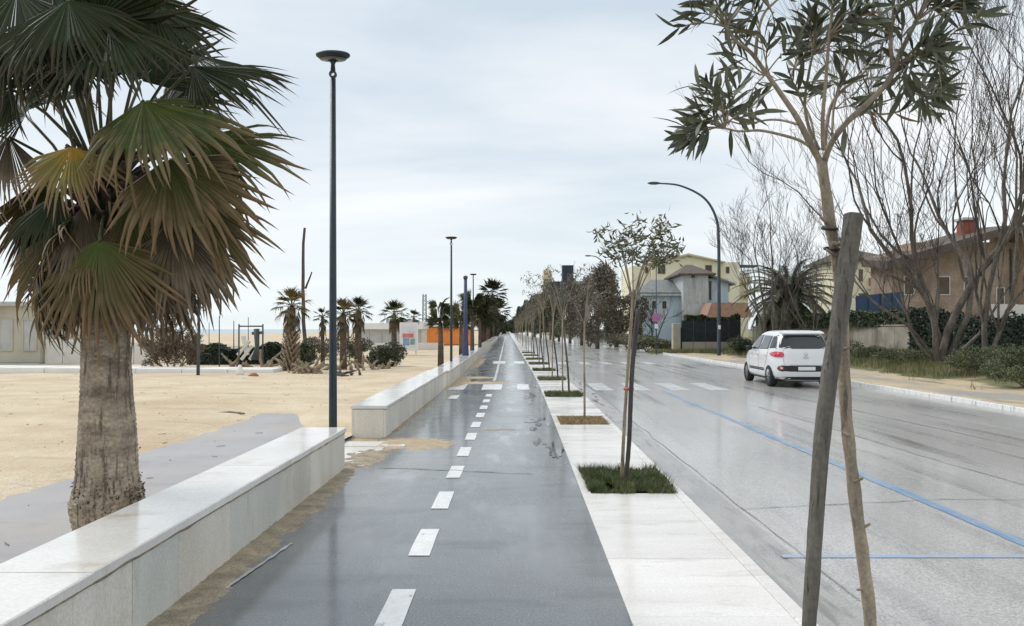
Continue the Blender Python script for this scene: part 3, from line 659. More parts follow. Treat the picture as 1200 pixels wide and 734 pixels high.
FAN = {}
def fan_get(kind, v, lod=0):
    key = (kind, v, lod)
    if key not in FAN:
        nseg = (int(16 + 20 * {0: 1.0, 1: .8, 2: .6}[v % 3]), 18, 11)[lod]
        dr = {'fan_green': 0.16, 'fan_dark': 0.12, 'fan_yellow': 0.18, 'fan_brown': 0.16, 'fan_dead': 0.10}[kind] * (1 if lod == 0 else 1.3)
        sp = R({0: 76, 1: 60, 2: 44}[v % 3])
        FAN[key] = fan_mesh('fan_leaf', 1.0, sp, nseg, dr, MT[kind], v * 13 + 5 + lod, fuse=0.60 + 0.05 * (v % 2), cup=(0.18, .05, .3, .12, .25, 0.0)[v % 6])
    return FAN[key]
def add_fan(root, top, hub, tip, normal, kind, v, lod=0, petiole=True, pr=0.011, name='frond'):
    o = link(name, fan_get(kind, v, lod), root)
    L_ = (tip - hub).length; orient(o, hub, tip - hub, normal); o.matrix_basis = o.matrix_basis @ Matrix.Scale(L_, 4)
    if petiole:
        mid = top.lerp(hub, 0.5) + Vector((0, 0, 0.10 * (hub - top).length))
        pts = [top, top.lerp(mid, 0.6) , mid.lerp(hub, 0.3), mid.lerp(hub, 0.7), hub]
        inv = o.matrix_basis.inverted()
        pb = MB().tube([inv @ p for p in pts], [pr * 1.8 / L_, pr * 1.2 / L_, pr / L_, pr / L_, pr * .9 / L_], 6)
        pb.build('petiole', MT['palm_petiole'], o, True)
    return o

# the big palm
PD = 5.75; PB = Vector((XP(127, PD), PD, 0))
palm = empty('fan_palm', PB, 'big shaggy fan palm filling the left, its thick trunk behind the near wall', 'palm tree')
def loc(px, py, dy=0.0): return P(px, py, PD + dy) - PB
prof = [(0.205, -0.05), (0.215, 0.10), (0.226, 0.22), (0.240, 0.34), (0.232, 0.42), (0.218, 0.50), (0.200, 0.60), (0.192, 0.72), (0.186, 0.85), (0.178, 1.0), (0.170, 1.15), (0.164, 1.30), (0.160, 1.5), (0.165, 1.8), (0.16, 2.2), (0.13, 2.6), (0.07, 2.85)]
tb = MB(); nn = 72; zz = []; pz = []
dense = []
for i in range(len(prof) - 1):
    k = max(2, int((prof[i + 1][1] - prof[i][1]) / 0.012))
    for q in range(k): t = q / k; dense.append((prof[i][0] * (1 - t) + prof[i + 1][0] * t, prof[i][1] * (1 - t) + prof[i + 1][1] * t))
dense.append(prof[-1])
vs = []
for r, z in dense:
    for j in range(nn):
        a = 2 * math.pi * j / nn
        wob = 0.010 * nz3(math.cos(a) * 2, math.sin(a) * 2, z * 3) + 0.007 * nz3(math.cos(a) * 14, math.sin(a) * 14, z * 5)
        ring = (0.0045 * (.5 + nz3(math.cos(a) * 3, math.sin(a) * 3, z * 8))) * math.sin(z * 165 + 4 * nz3(math.cos(a) * 1.5, math.sin(a) * 1.5, z * 4))
        collar = 0.018 * math.exp(-((z - 0.38) / 0.10) ** 2) * nz3(math.cos(a) * 16, math.sin(a) * 16, z * 22) * 2
        rr = r + wob + ring + collar
        vs.append((math.cos(a) * rr - 0.02 * z / 2, math.sin(a) * rr, z))
nr = len(dense)
tb.add(vs, [(i * nn + j, i * nn + (j + 1) % nn, (i + 1) * nn + (j + 1) % nn, (i + 1) * nn + j) for i in range(nr - 1) for j in range(nn)])
tr = tb.build('trunk', MT['palm_trunk'], palm, True)
# loose fibres and old boots: around the collar, and up under the crown
fb = MB()
for i in range(900):
    a = rnd.uniform(0, 2 * math.pi); z = 0.34 + rnd.gauss(0, 0.09); r = 0.222
    p = Vector((math.cos(a) * r, math.sin(a) * r, z)); l = rnd.uniform(.008, .026)
    fb.tube([p, p + Vector((math.cos(a) * l * .7, math.sin(a) * l * .7, rnd.uniform(-l, l)))], [0.006, 0.002], 4)
o = fb.build('root_fibre', MT['palm_trunk_dark'], palm); tag(o, kind='stuff')
bt = MB()
for i in range(150):
    z = 1.75 + 1.05 * i / 150; a = i * 2.39996; r = 0.15
    p = Vector((math.cos(a) * r, math.sin(a) * r, z)); d = Vector((math.cos(a), math.sin(a), 0.9)).normalized()
    bt.bar(p - d * .05, p + d * 0.16, 0.055, 0.02)
o = bt.build('leaf_boot', MT['palm_trunk_dark'], palm); tag(o, kind='stuff')
top = Vector((-0.03, 0, 2.62))
CAMN = Vector((0.35, -1, 0.25)); UP = Vector((0, 0, 1))
fans = [ # hub px, tip px, hub dy, tip dy, normal, kind, spread variant
 ((84, 172), (60, 252), -.55, -.80, (0.1, -1, 0.55), 'fan_yellow', 0),
 ((168, 118), (236, 205), -.50, -.85, (0.25, -1, 0.6), 'fan_green', 0),
 ((222, 62), (345, 98), -.1, -.2, (-0.1, -0.55, 1), 'fan_dark', 2),
 ((226, 78), (322, 118), -.25, -.5, (-0.1, -0.7, 0.7), 'fan_dark', 1),
 ((236, 160), (340, 222), -.2, -.35, (0.25, -1, 0.5), 'fan_green', 1),
 ((196, 186), (262, 300), -.45, -.62, (0.35, -1, 0.3), 'fan_brown', 0),
 ((117, 282), (112, 418), -.52, -.66, (0, -1, 0.3), 'fan_brown', 0),
 ((116, 280), (118, 402), -.50, -.60, (0, -1, 0.3), 'fan_green', 2),
 ((66, 268), (42, 410), -.35, -.45, (-0.3, -1, 0.2), 'fan_brown', 1),
 ((205, 262), (212, 392), -.42, -.50, (0.3, -1, 0.2), 'fan_dead', 1),
 ((228, 232), (276, 356), -.3, -.35, (0.5, -1, 0.2), 'fan_brown', 1),
 ((182, 270), (186, 398), -.2, -.25, (0.2, -1, 0.1), 'fan_dead', 2),
 ((150, 240), (222, 340), -.3, -.45, (0.3, -1, 0.2), 'fan_brown', 1),
 ((110, 28), (170, -70), -.35, -.95, (0.1, -0.9, -0.6), 'fan_dark', 0),
 ((128, 30), (112, 118), -.70, -1.05, (0.0, -1, 0.5), 'fan_dark', 0),
 ((50, 20), (8, 100), -.65, -.95, (-0.1, -1, 0.5), 'fan_dark', 0),
 ((180, 10), (222, 84), -.40, -.60, (0.3, -1, 0.5), 'fan_dark', 0),
 ((150, -10), (205, 45), -.2, -.30, (0.3, -1, 0.5), 'fan_dark', 0),
 ((80, 0), (75, 90), -.75, -1.0, (0.0, -1, 0.5), 'fan_dark', 0),
 ((20, -10), (-30, 80), -.5, -.75, (-0.1, -1, 0.5), 'fan_dark', 0),
 ((15, 105), (-60, 175), -.35, -.5, (-0.3, -1, 0.4), 'fan_dark', 1),
 ((10, 160), (-25, 262), -.3, -.42, (-0.3, -1, 0.3), 'fan_dead', 1),
 ((30, 135), (-60, 150), .1, .1, (-0.3, -1, 0.8), 'fan_dark', 0),
 ((60, 120), (-10, 110), .45, .8, (0, -0.6, 1), 'fan_dark', 0),
 ((190, 130), (262, 84), .40, .8, (0, -0.8, 1), 'fan_dark', 1),
 ((205, 150), (290, 175), .35, .6, (0.2, -1, 0.6), 'fan_dark', 1),
 ((130, 90), (135, -20), .35, .6, (0, -1, 0.1), 'fan_dark', 0),
 ((85, 95), (40, -5), .3, .6, (-0.2, -1, 0.1), 'fan_dark', 0),
 ((165, 95), (215, 0), .3, .6, (0.2, -1, 0.1), 'fan_dark', 0),
 ((100, 240), (80, 350), .30, .40, (0, 1, 0.2), 'fan_dead', 1),
 ((160, 250), (200, 370), .30, .40, (0.4, 1, 0.2), 'fan_dead', 1),
 ((200, 215), (280, 320), .2, .3, (0.6, 0.8, 0.3), 'fan_brown', 1),
 ((60, 210), (18, 330), .15, .2, (-0.6, 0.8, 0.3), 'fan_brown', 2),
 ((40, 60), (-40, 120), -.2, -.3, (-.2, -1, .5), 'fan_dark', 0), ((90, 60), (60, 130), -.55, -.85, (0, -1, .5), 'fan_dark', 1), ((60, -20), (120, 60), -.3, -.5, (0, -1, .4), 'fan_dark', 0), ((10, 40), (50, 120), -.4, -.6, (0, -1, .4), 'fan_dark', 0),
 ((90, 270), (70, 395), -.15, -.20, (-0.3, -1, 0.2), 'fan_dead', 2),
 ((150, 275), (150, 412), -.32, -.38, (0.1, -1, 0.1), 'fan_dead', 2),
 ((225, 280), (248, 385), -.1, -.12, (0.5, -1, 0.1), 'fan_dead', 2),
]
for i, (h, t, dh, dt, nrm, kind, v) in enumerate(fans):
    hub = loc(*h, dh); tip = loc(*t, dt)
    add_fan(palm, top + Vector((rnd.uniform(-.06, .06), rnd.uniform(-.06, .06), rnd.uniform(-.35, .12))), hub, tip, Vector(nrm), kind, v + 3 * (i % 2))
rf_ = random.Random(5)
for i in range(26):   # inner skirt of ragged hanging leaves, all round the crown
    a = i * 2.39996; r = rf_.uniform(.22, .42); z = rf_.uniform(1.95, 2.55); dr_ = Vector((math.cos(a), math.sin(a), 0))
    hub = dr_ * r + Vector((0, 0, z)); tip = hub + (dr_ * rf_.uniform(.15, .8) + Vector((rf_.gauss(0, .25), rf_.gauss(0, .25), -1))).normalized() * rf_.uniform(.5, .72)
    add_fan(palm, top, hub, tip, dr_ + Vector((rf_.gauss(0, .4), rf_.gauss(0, .4), .3)), rf_.choice(('fan_dead', 'fan_brown', 'fan_dark', 'fan_brown')), rf_.choice((1, 2, 4, 5)))
# hanging dry strands
ds = MB()
for i in range(230):
    a = rnd.uniform(0, 2 * math.pi); r = rnd.uniform(.17, .40); z = rnd.uniform(1.75, 2.5)
    p = Vector((math.cos(a) * r, math.sin(a) * r, z)); l = rnd.uniform(.15, .42); q = p + Vector((rnd.uniform(-.08, .08), rnd.uniform(-.08, .08), -l))
    ds.bar(p, q, rnd.uniform(.006, .016), 0.002)
o = ds.build('dry_strand', MT['palm_boot'], palm); tag(o, kind='stuff')

# ------------------------------------------------------------------ young street trees
def leaf_mesh(name, l, wd, m, curl, fold=0.25):
    b = MB(); st = [0, .12, .35, .6, .85, 1]; ww = [0.06, .55, 1, .95, .5, 0.02]
    vs = []
    for t, q in zip(st, ww):
        x = l * t; z = -curl * l * t * t
        vs += [(x, -wd / 2 * q, z + fold * wd / 2 * q), (x, 0, z), (x, wd / 2 * q, z + fold * wd / 2 * q)]
    b.add(vs, [(3 * i + k, 3 * i + 3 + k, 3 * i + 4 + k, 3 * i + 1 + k) for i in range(5) for k in (0, 1)])
    return b.mesh(name, m, True)
leaf_meshes = [leaf_mesh('leaf', 0.082, 0.0155, MT['leaf_young'], .10), leaf_mesh('leaf', 0.095, 0.0150, MT['leaf_young'], .22), leaf_mesh('leaf', 0.066, 0.0135, MT['leaf_young'], -.12),
               leaf_mesh('leaf', 0.085, 0.0165, MT['leaf_young'], .3), leaf_mesh('leaf', 0.075, 0.0135, MT['leaf_bronze'], .1), leaf_mesh('leaf', 0.08, 0.014, MT['leaf_brown_dead'], .25)]

FD = 2.75; FB = Vector((XP(1022, FD), FD, 0))
ft = empty('young_tree', FB, 'young tree with narrow dark leaves in the right foreground, leaning on a thick stake', 'tree', 'young trees in the pavement strip')
def fl(px, py, dy=0.0): return P(px, py, FD + dy) - FB
def smooth_path(pts, n=5):
    out = []
    for i in range(len(pts) - 1):
        p0 = pts[max(i - 1, 0)]; p1 = pts[i]; p2 = pts[i + 1]; p3 = pts[min(i + 2, len(pts) - 1)]
        for k in range(n):
            t = k / n
            out.append(0.5 * ((2 * p1) + (p2 - p0) * t + (2 * p0 - 5 * p1 + 4 * p2 - p3) * t * t + (3 * p1 - p0 - 3 * p2 + p3) * t ** 3))
    out.append(pts[-1]); return out
tp = [Vector((0.005, 0.02, -0.15)), fl(1021, 760), fl(1012, 660), fl(1003, 590, .01), fl(993, 500, .03), fl(989, 440, .04), fl(987, 370, .04), fl(981, 310, .03), fl(972, 255, .02), fl(965, 205, 0), fl(963, 190, 0)]
tps = smooth_path(tp, 8); k = len(tps)
rad = [0.0215 - 0.0045 * i / k for i in range(k)]
for i in range(k):
    rad[i] *= 1 + 0.10 * nz3(tps[i].z * 11, 3, 3) + 0.16 * max(0, nz3(tps[i].z * 5.3, 9, 1))
tbm = MB().tube(tps, rad, 14, jit=0.18)
for px, py, dx_, dz_ in ((1008, 620, .03, .02), (1000, 565, .028, .015), (987, 410, .03, .01), (979, 300, -.035, .02), (975, 285, .05, -.01), (970, 262, -.03, .02), (1013, 690, -.03, 0), (994, 510, -.026, .01)):
    p = fl(px, py, -0.0); tbm.tube([p, p + Vector((dx_, -.012, dz_))], [0.008, 0.004], 6)
tbm.build('trunk', MT['bark_young'], ft, True)
branches = [
 ([(966, 212, .005), (962, 192, 0), (950, 170, -.02), (935, 140, -.04), (915, 110, -.06), (895, 82, -.08), (880, 62, -.10), (862, 48, -.12), (850, 30, -.12)], .0125, .004),
 ([(885, 68, -.10), (888, 40, -.09), (896, 15, -.07), (915, -5, -.05), (930, -30, -.04)], .006, .0025),
 ([(949, 172, -.02), (935, 164, -.08), (911, 157, -.14), (889, 153, -.20), (866, 154, -.22), (848, 150, -.24)], .0055, .003),
 ([(935, 146, -.04), (915, 141, .02), (897, 141, .08), (872, 146, .10), (850, 140, .1)], .0045, .0025),
 ([(960, 176, .03), (948, 150, .05), (943, 120, .06), (948, 85, .06), (955, 50, .05), (960, 20, .05)], .0065, .003),
 ([(965, 176, -.04), (964, 140, -.08), (968, 90, -.1), (972, 40, -.12), (978, 0, -.12), (985, -40, -.12)], .0075, .003),
 ([(966, 170, .05), (972, 130, .1), (985, 108, .14), (1005, 92, .18), (1030, 68, .2), (1046, 52, .22)], .0075, .003),
 ([(965, 214, .003), (966, 190, 0), (976, 165, -.03), (995, 141, -.07), (1018, 120, -.1), (1040, 97, -.12), (1052, 70, -.13), (1062, 48, -.13), (1074, 24, -.13), (1088, -4, -.12), (1098, -40, -.1)], .0115, .006),
 ([(985, 152, -.04), (1010, 133, .02), (1035, 134, .07), (1055, 130, .1), (1075, 118, .12)], .005, .0025),
 ([(1046, 84, -.12), (1044, 50, -.15), (1046, 20, -.17), (1050, -20, -.18)], .007, .003),
 ([(1050, 76, -.12), (1075, 62, -.16), (1100, 58, -.2)], .004, .002),
 ([(1070, 30, -.13), (1095, 20, -.18), (1118, 8, -.2)], .004, .002),
 ([(905, 98, -.07), (898, 75, .02), (893, 50, .08)], .004, .002),
 ([(1000, 136, -.07), (1020, 125, -.02), (1060, 110, .02), (1080, 90, .04)], .004, .002),
 ([(955, 172, .02), (950, 140, .1), (935, 110, .15), (925, 90, .18)], .005, .0025),
 ([(975, 158, .04), (978, 120, .1), (990, 80, .12), (1000, 50, .14)], .005, .0025),
]
bp = []
for pts, r0, r1 in branches:
    q = smooth_path([fl(*p) for p in pts], 6); bp.append(q)
    MB().tube(q, [r0 + (r1 - r0) * i / (len(q) - 1) for i in range(len(q))], 8, jit=.15).build('branch', MT['bark_young'], ft, True)
lc = 0
rl = random.Random(21)
def put_leaf(p, d, prefer=None):
    global lc
    if lc >= 290: return
    lc += 1
    me = leaf_meshes[rl.choices(range(6), [5, 5, 3, 4, 2, 0.5])[0]] if prefer is None else leaf_meshes[prefer]
    o = link('leaf', me, ft); orient(o, p, d, Vector((rl.uniform(-1, 1), rl.uniform(-1.2, .2), rl.uniform(-.2, 1))))
    s = rl.uniform(.8, 1.3); o.matrix_basis = o.matrix_basis @ Matrix.Scale(s, 4)
clusters = [  # centre px, twigs, leaves per twig, reach (m), bias
 ((850, 30, -.12), 11, 9, .17, (-.3, 0, .9)), ((846, 142, -.22), 12, 8, .15, (-.8, 0, .2)), ((850, 122, .1), 3, 8, .13, (-.3, 0, .8)), ((886, 95, -.08), 4, 8, .13, (-.8, 0, .0)), ((905, 15, -.06), 6, 8, .15, (0, 0, .8)),
 ((954, 62, .05), 8, 8, .13, (.1, 0, .8)), ((974, 40, -.12), 5, 8, .14, (.6, 0, .5)), ((968, 66, .05), 4, 7, .12, (.9, 0, .1)), ((925, 92, .18), 3, 8, .11, (.1, 0, .8)), ((893, 52, .08), 2, 7, .12, (-.2, 0, .9)),
 ((1044, 40, -.17), 4, 8, .14, (-.4, 0, .9)), ((1056, 72, -.13), 9, 9, .13, (.5, 0, .4)), ((1074, 25, -.13), 8, 8, .15, (.6, 0, .8)), ((1064, 104, .02), 5, 8, .13, (.9, 0, .1)), ((1074, 119, .12), 3, 7, .11, (.9, 0, -.2)),
 ((1085, 0, -.12), 4, 8, .15, (.7, 0, .5)), ((1000, 94, .16), 3, 7, .11, (.8, 0, .3)), ((1095, 60, -.2), 2, 7, .13, (1, 0, .1)), ((1108, 14, -.2), 2, 6, .10, (1, 0, .3)), ((983, 8, -.12), 4, 8, .14, (0, 0, .9)), ((940, 125, .08), 2, 7, .10, (-.2, 0, .7)), ((985, 130, .08), 2, 6, .10, (.5, 0, .6))]
allp = [p for q in bp for p in q[2:]]
tw = MB(); pend = []
for (px, py, dy_), ntw, nlf, reach, bias in clusters:
    c = fl(px, py, dy_); s0 = min(allp, key=lambda p: (p - c).length)
    for i in range(int(ntw * 1.35 + .5)):
        d = (Vector(bias).normalized() * .8 + Vector((rl.gauss(0, .75), rl.gauss(0, .8), rl.gauss(0, .6)))).normalized(); l = reach * rl.uniform(.7, 1.15)
        st_ = s0.lerp(c, rl.uniform(0, .5)); mid = st_ + d * l * .5 + Vector((0, 0, .012)); e = st_ + d * l; q = smooth_path([s0, st_ + d * .01, mid, e], 4)
        tw.tube(q, [.0034 - .002 * j / len(q) for j in range(len(q))], 5, cap=False)
        ax = d.orthogonal().normalized()
        for j in range(nlf):
            t = .35 + .65 * (j + 1) / nlf; p = st_ + d * l * t + Vector((0, 0, .012 * (1 - abs(2 * t - 1)))); a = j * 2.4 + i
            side = (Matrix.Rotation(a, 3, d) @ ax); ld = (d * (.55 + .6 * t) + side * .9 + Vector((0, 0, -.08))).normalized(); pend.append((p, ld))
tag(tw.build('twigs', MT['bark_young'], ft, True), kind='stuff')
rl.shuffle(pend)
for p, ld in pend[:282]: put_leaf(p, ld)
mbl = MB()
for p, ld in pend[282:]:
    me = leaf_meshes[rl.randrange(0, 5)]; x = ld.normalized(); z = Vector((rl.uniform(-1, 1), rl.uniform(-1.2, .2), rl.uniform(-.2, 1))); z = (z - x * z.dot(x)).normalized(); M = Matrix((x, z.cross(x), z)).transposed(); k_ = rl.uniform(.75, 1.25)
    mbl.add([(M @ (v.co * k_)) + p for v in me.vertices], [tuple(f.vertices) for f in me.polygons])
tag(mbl.build('small_leaves', MT['leaf_young'], ft, True), kind='stuff')
for px, py, dx_, dz_, kk, dy_ in ((1022, 134, .1, -1, 5, .045), (1048, 132, .9, -.6, 5, .09), (905, 157, .05, -1, 0, -.155), (872, 154, .2, -1, 1, -.215), (856, 152, 0, -1, 1, -.23), (990, 150, -.1, -1, 0, -.06)):
    lc = min(lc, 289); put_leaf(fl(px, py, dy_), Vector((dx_, -.1, dz_)), kk)
# dark ties round the trunk
for px, py in ((975, 292), (972, 268)):
    c = fl(px, py, .02); b = MB()
    pts = [c + Vector((math.cos(a) * .024, math.sin(a) * .024, .006 * math.sin(a))) for a in [2 * math.pi * i / 14 for i in range(15)]]
    b.tube(pts, .005, 6, cap=False); b.build('tie', MT['tie_black'], ft, True)

def make_stake(root_loc, p0, p1, r0, r1, label, m='bark_stake', group='wooden stakes beside the young trees', ties=()):
    s = empty('stake', root_loc, label, 'stake', group)
    n = 26; p0 = Vector(p0); p1 = Vector(p1); pts = []; rr = []
    for i in range(n + 1):
        t = i / n; p = p0.lerp(p1, t) + Vector((0.012 * math.sin(t * 7), 0.008 * math.cos(t * 5), 0)) * (p1 - p0).length / 2
        pts.append(p); rr.append((r0 + (r1 - r0) * t) * (1 + .08 * nz3(t * 9, root_loc[1], 0)))
    MB().tube(pts, rr, 14, jit=.14).build('pole', MT[m], s, True)
    return s
sd0 = FD - .13
SB = Vector((XP(946, sd0), sd0, 0))
pts_px = [(947, 760), (951, 690), (957, 600), (963, 520), (971, 450), (981, 390), (988, 340), (996, 290), (1001, 252)]
st = empty('stake', SB, 'thick dark wooden stake leaning in the right foreground with sawn top', 'stake', 'wooden stakes beside the young trees')
pp = [Vector((-.01, 0, -.1))] + [P(px, py, sd0 + .012 * i) - SB for i, (px, py) in enumerate(pts_px)]
q = smooth_path(pp, 8); k = len(q)
MB().tube(q, [(.0215 + .0105 * i / k) * (1 + .06 * nz3(i * .4, 0, 0)) for i in range(k)], 18, jit=.12).build('pole', MT['bark_stake'], st, True)

# generic young tree for the row: trunk, branches, crown (leaves too small to pick apart)
def young_tree(seed, ht=2.75, fork=2.0, crown=.45, nleaf=420, leafl=.085, lean=.06, leafm='leaf_olive'):
    rg = random.Random(seed)
    t = empty('young_tree', (0, 0, 0), '', 'tree', 'young trees in the pavement strip')
    pts = [Vector((0, 0, -.1)), Vector((lean * .26, 0, fork * .3)), Vector((lean * .62, .01, fork * .65)), Vector((lean, 0, fork))]
    q = smooth_path(pts, 6)
    MB().tube(q, [.021 - .007 * i / len(q) for i in range(len(q))], 8, jit=.15).build('trunk', MT['bark_young'], t, True)
    bm_ = MB(); tips = []
    for i in range(9):
        a = rg.uniform(0, 6.28); r = rg.uniform(.45, 1) * crown; z = fork + (ht - fork) * rg.uniform(.25, .85)
        e = Vector((lean + math.cos(a) * r, math.sin(a) * r, z)); m_ = pts[-1].lerp(e, .5) + Vector((0, 0, .12))
        s0 = Vector((lean, 0, fork - rg.uniform(0, .25))); c = smooth_path([s0, m_, e], 5); tips += c[5:]
        bm_.tube(c, [.008 - .005 * j / len(c) for j in range(len(c))], 5)
        for j in range(3):
            p = c[rg.randrange(4, len(c))]; e2 = p + Vector((rg.uniform(-1, 1), rg.uniform(-1, 1), rg.uniform(-.2, .9))) * .22; bm_.tube([p, e2], [.003, .0015], 4); tips += [e2] * 3
    bm_.build('branches', MT['bark_young'], t, True)
    vs = np.zeros((nleaf, 4, 3))
    for i in range(nleaf):
        p = rg.choice(tips) + Vector((rg.gauss(0, .04), rg.gauss(0, .04), rg.gauss(0, .04)))
        d = Vector((rg.gauss(0, 1), rg.gauss(0, 1), rg.gauss(.1, .8))).normalized(); l = leafl * rg.uniform(.6, 1.2)
        s_ = d.cross(Vector((rg.gauss(0, 1), rg.gauss(0, 1), rg.gauss(0, 1)))).normalized() * leafl * .11
        m_ = p + d * l * .5 - Vector((0, 0, .006))
        vs[i] = [p[:], (m_ + s_)[:], (p + d * l)[:], (m_ - s_)[:]]
    tag(link('crown', np_mesh('crown', vs, 4, MT[leafm]), t), kind='stuff')
    return t
T1 = young_tree(3, ht=2.86, fork=2.02, crown=.50, nleaf=760, leafl=.105, lean=.13, leafm='leaf_olive'); T1.location = (XP(728, 8.6), 8.6, 0)
T1['label'] = 'young tree with pale trunk and leafy crown growing in the green grass square'
protos = [young_tree(11, 2.75, 1.75, .38, 320, .10, .0, 'leaf_brownish'), young_tree(12, 3.0, 1.9, .45, 330, .10, .05, 'leaf_olive'), young_tree(13, 3.3, 2.0, .55, 380, .11, -.04, 'leaf_brownish')]
ordn = ['second', 'third', 'fourth', 'fifth', 'sixth', 'seventh', 'eighth', 'ninth', 'tenth', 'eleventh', 'twelfth', 'thirteenth']
row = PITS[2:] + [84 + 5.8 * i for i in range(12)]
tl = ['young tree with thin dark trunk standing in the straw covered pit', 'young tree with two grey stems forming a narrow V over a green strip', 'slim young tree in the pit just beyond the narrow V stems']
used = set()
for i, y in enumerate(row):
    k = (0, 2, 1, 2, 1, 0)[i % 6]
    if k not in used: o = protos[k]; used.add(k)
    else: o = copy_tree(protos[k])
    x = {0: XP(685, 14.6) , 1: XP(659, 19.9), 2: XP(647, 26)}.get(i, 1.12 + bend(y) + rnd.uniform(-.05, .05))
    yy = 14.6 if i == 0 else y
    o.location = (x, yy, 0); o.rotation_euler = (0, 0, rnd.uniform(0, 6)); s = 1 if i < 2 else rnd.uniform(.98, 1.22); o.scale = (s, s, s)
    if i < 3: o['label'] = tl[i]
    elif i < 10: o['label'] = 'young street tree, %s in its row counting away from the grass square' % ordn[i]
    else: o['label'] = 'tiny distant young tree at the far end of the pavement row'
# stakes
make_stake((XP(731, 8.5), 8.45, 0), (0, 0, -.1), (.135, -.02, ZP(362, 8.5)), .022, .026, 'thin dark stake crossing the young tree in the green grass square', 'bark_stake_dark')
b = MB(); c0 = P(736.8, 456, 8.5)
pts = [c0 + Vector((math.cos(a) * .045, math.sin(a) * .045, 0)) for a in [2 * math.pi * i / 14 for i in range(15)]]
b.tube(pts, .014, 6, cap=False); o = b.build('trunk_tie', MT['tie_red'], None, True); tag(o, 'red brown tie binding the stake to the tree in the grass square', 'tree tie')
make_stake((XP(667, 20.2), 20.2, 0), (0, 0, -.1), (-.22, -.25, ZP(330, 19.9)), .026, .024, 'grey stake forming a narrow V with the third tree of the row', 'bark_stake')
for i, y in enumerate((26.2, 31.8, 37.6, 43.4, 49.2)):
    make_stake((1.22 + bend(y), y, 0), (0.12, 0, -.1), (-.08, 0, 2.1), .025, .025, 'stake propping the %s tree of the row counting away from the grass square' % ordn[i + 2], 'bark_stake_dark')

# tree pits: soil bed with grass or straw
def blades(name, x0, x1, y0, y1, n, hmin, hmax, wd, m, zf=lambda x, y: 0.0, seed=0, lean=.5, parent=None, dens=None):
    rg = np.random.RandomState(seed); vs = []
    X = rg.uniform(x0, x1, n); Y = rg.uniform(y0, y1, n)
    if dens is not None:
        keep = np.array([dens(a, b_) for a, b_ in zip(X, Y)]); X = X[keep]; Y = Y[keep]
    n = len(X); Z = np.array([zf(a, b_) for a, b_ in zip(X, Y)]); hh = rg.uniform(hmin, hmax, n); a = rg.uniform(0, 6.28, n); l = rg.uniform(0, lean, n) * hh
    b_ = rg.uniform(0, 6.28, n); ww = wd * rg.uniform(.6, 1.3, n)
    V = np.zeros((n, 3, 3)); V[:, 0] = np.stack([X - np.cos(b_) * ww / 2, Y - np.sin(b_) * ww / 2, Z], 1); V[:, 1] = np.stack([X + np.cos(b_) * ww / 2, Y + np.sin(b_) * ww / 2, Z], 1)
    V[:, 2] = np.stack([X + np.cos(a) * l, Y + np.sin(a) * l, Z + hh], 1)
    o = link(name, np_mesh(name, V, 3, MT[m]), parent); return tag(o, kind='stuff')
for i, c in enumerate(PITS):
    b = bend(c)
    so_ = MB().box(0.716 + b, 1.530 + b, c - PIT_HALF + .002, c + PIT_HALF - .002, -.09, -.012).build('tree_pit', MT['soil']); tag(so_, kind='structure')
    if i == 1: [blades('grass', .70, 1.56, c - PIT_HALF - .03, c + PIT_HALF + .03, 11000, .02, .06, .006, 'grass_lush', seed=5, lean=1.3, dens=lambda x, y: nz3(x * 6, y * 6, 3) > -.25), blades('grass_tufts', .69, 1.57, c - PIT_HALF - .05, c + PIT_HALF + .04, 9000, .05, .12, .006, 'grass_lush', seed=15, lean=1.2, dens=lambda x, y: nz3(x * 5, y * 5, 8) > .08)]
    elif i == 2: blades('straw_mulch', .72, 1.54, c - PIT_HALF, c + PIT_HALF, 5000, .01, .035, .012, 'straw', seed=6, lean=3); 
    elif i == 3: blades('grass', .66, 1.57, c - PIT_HALF, c + PIT_HALF, 5000, .03, .10, .012, 'grass_lush', seed=7, lean=1.1, dens=lambda x, y: nz3(x * 5, y * 5, 4) > -.1)
    elif i < 10: blades('grass', .68 + b, 1.56 + b, c - PIT_HALF, c + PIT_HALF, 2600, .04, .11, .018, 'grass_dry' if i != 5 else 'grass_lush', seed=8 + i, lean=1.0, dens=lambda x, y: nz3(x * 4, y * 4, 4) > -.15)

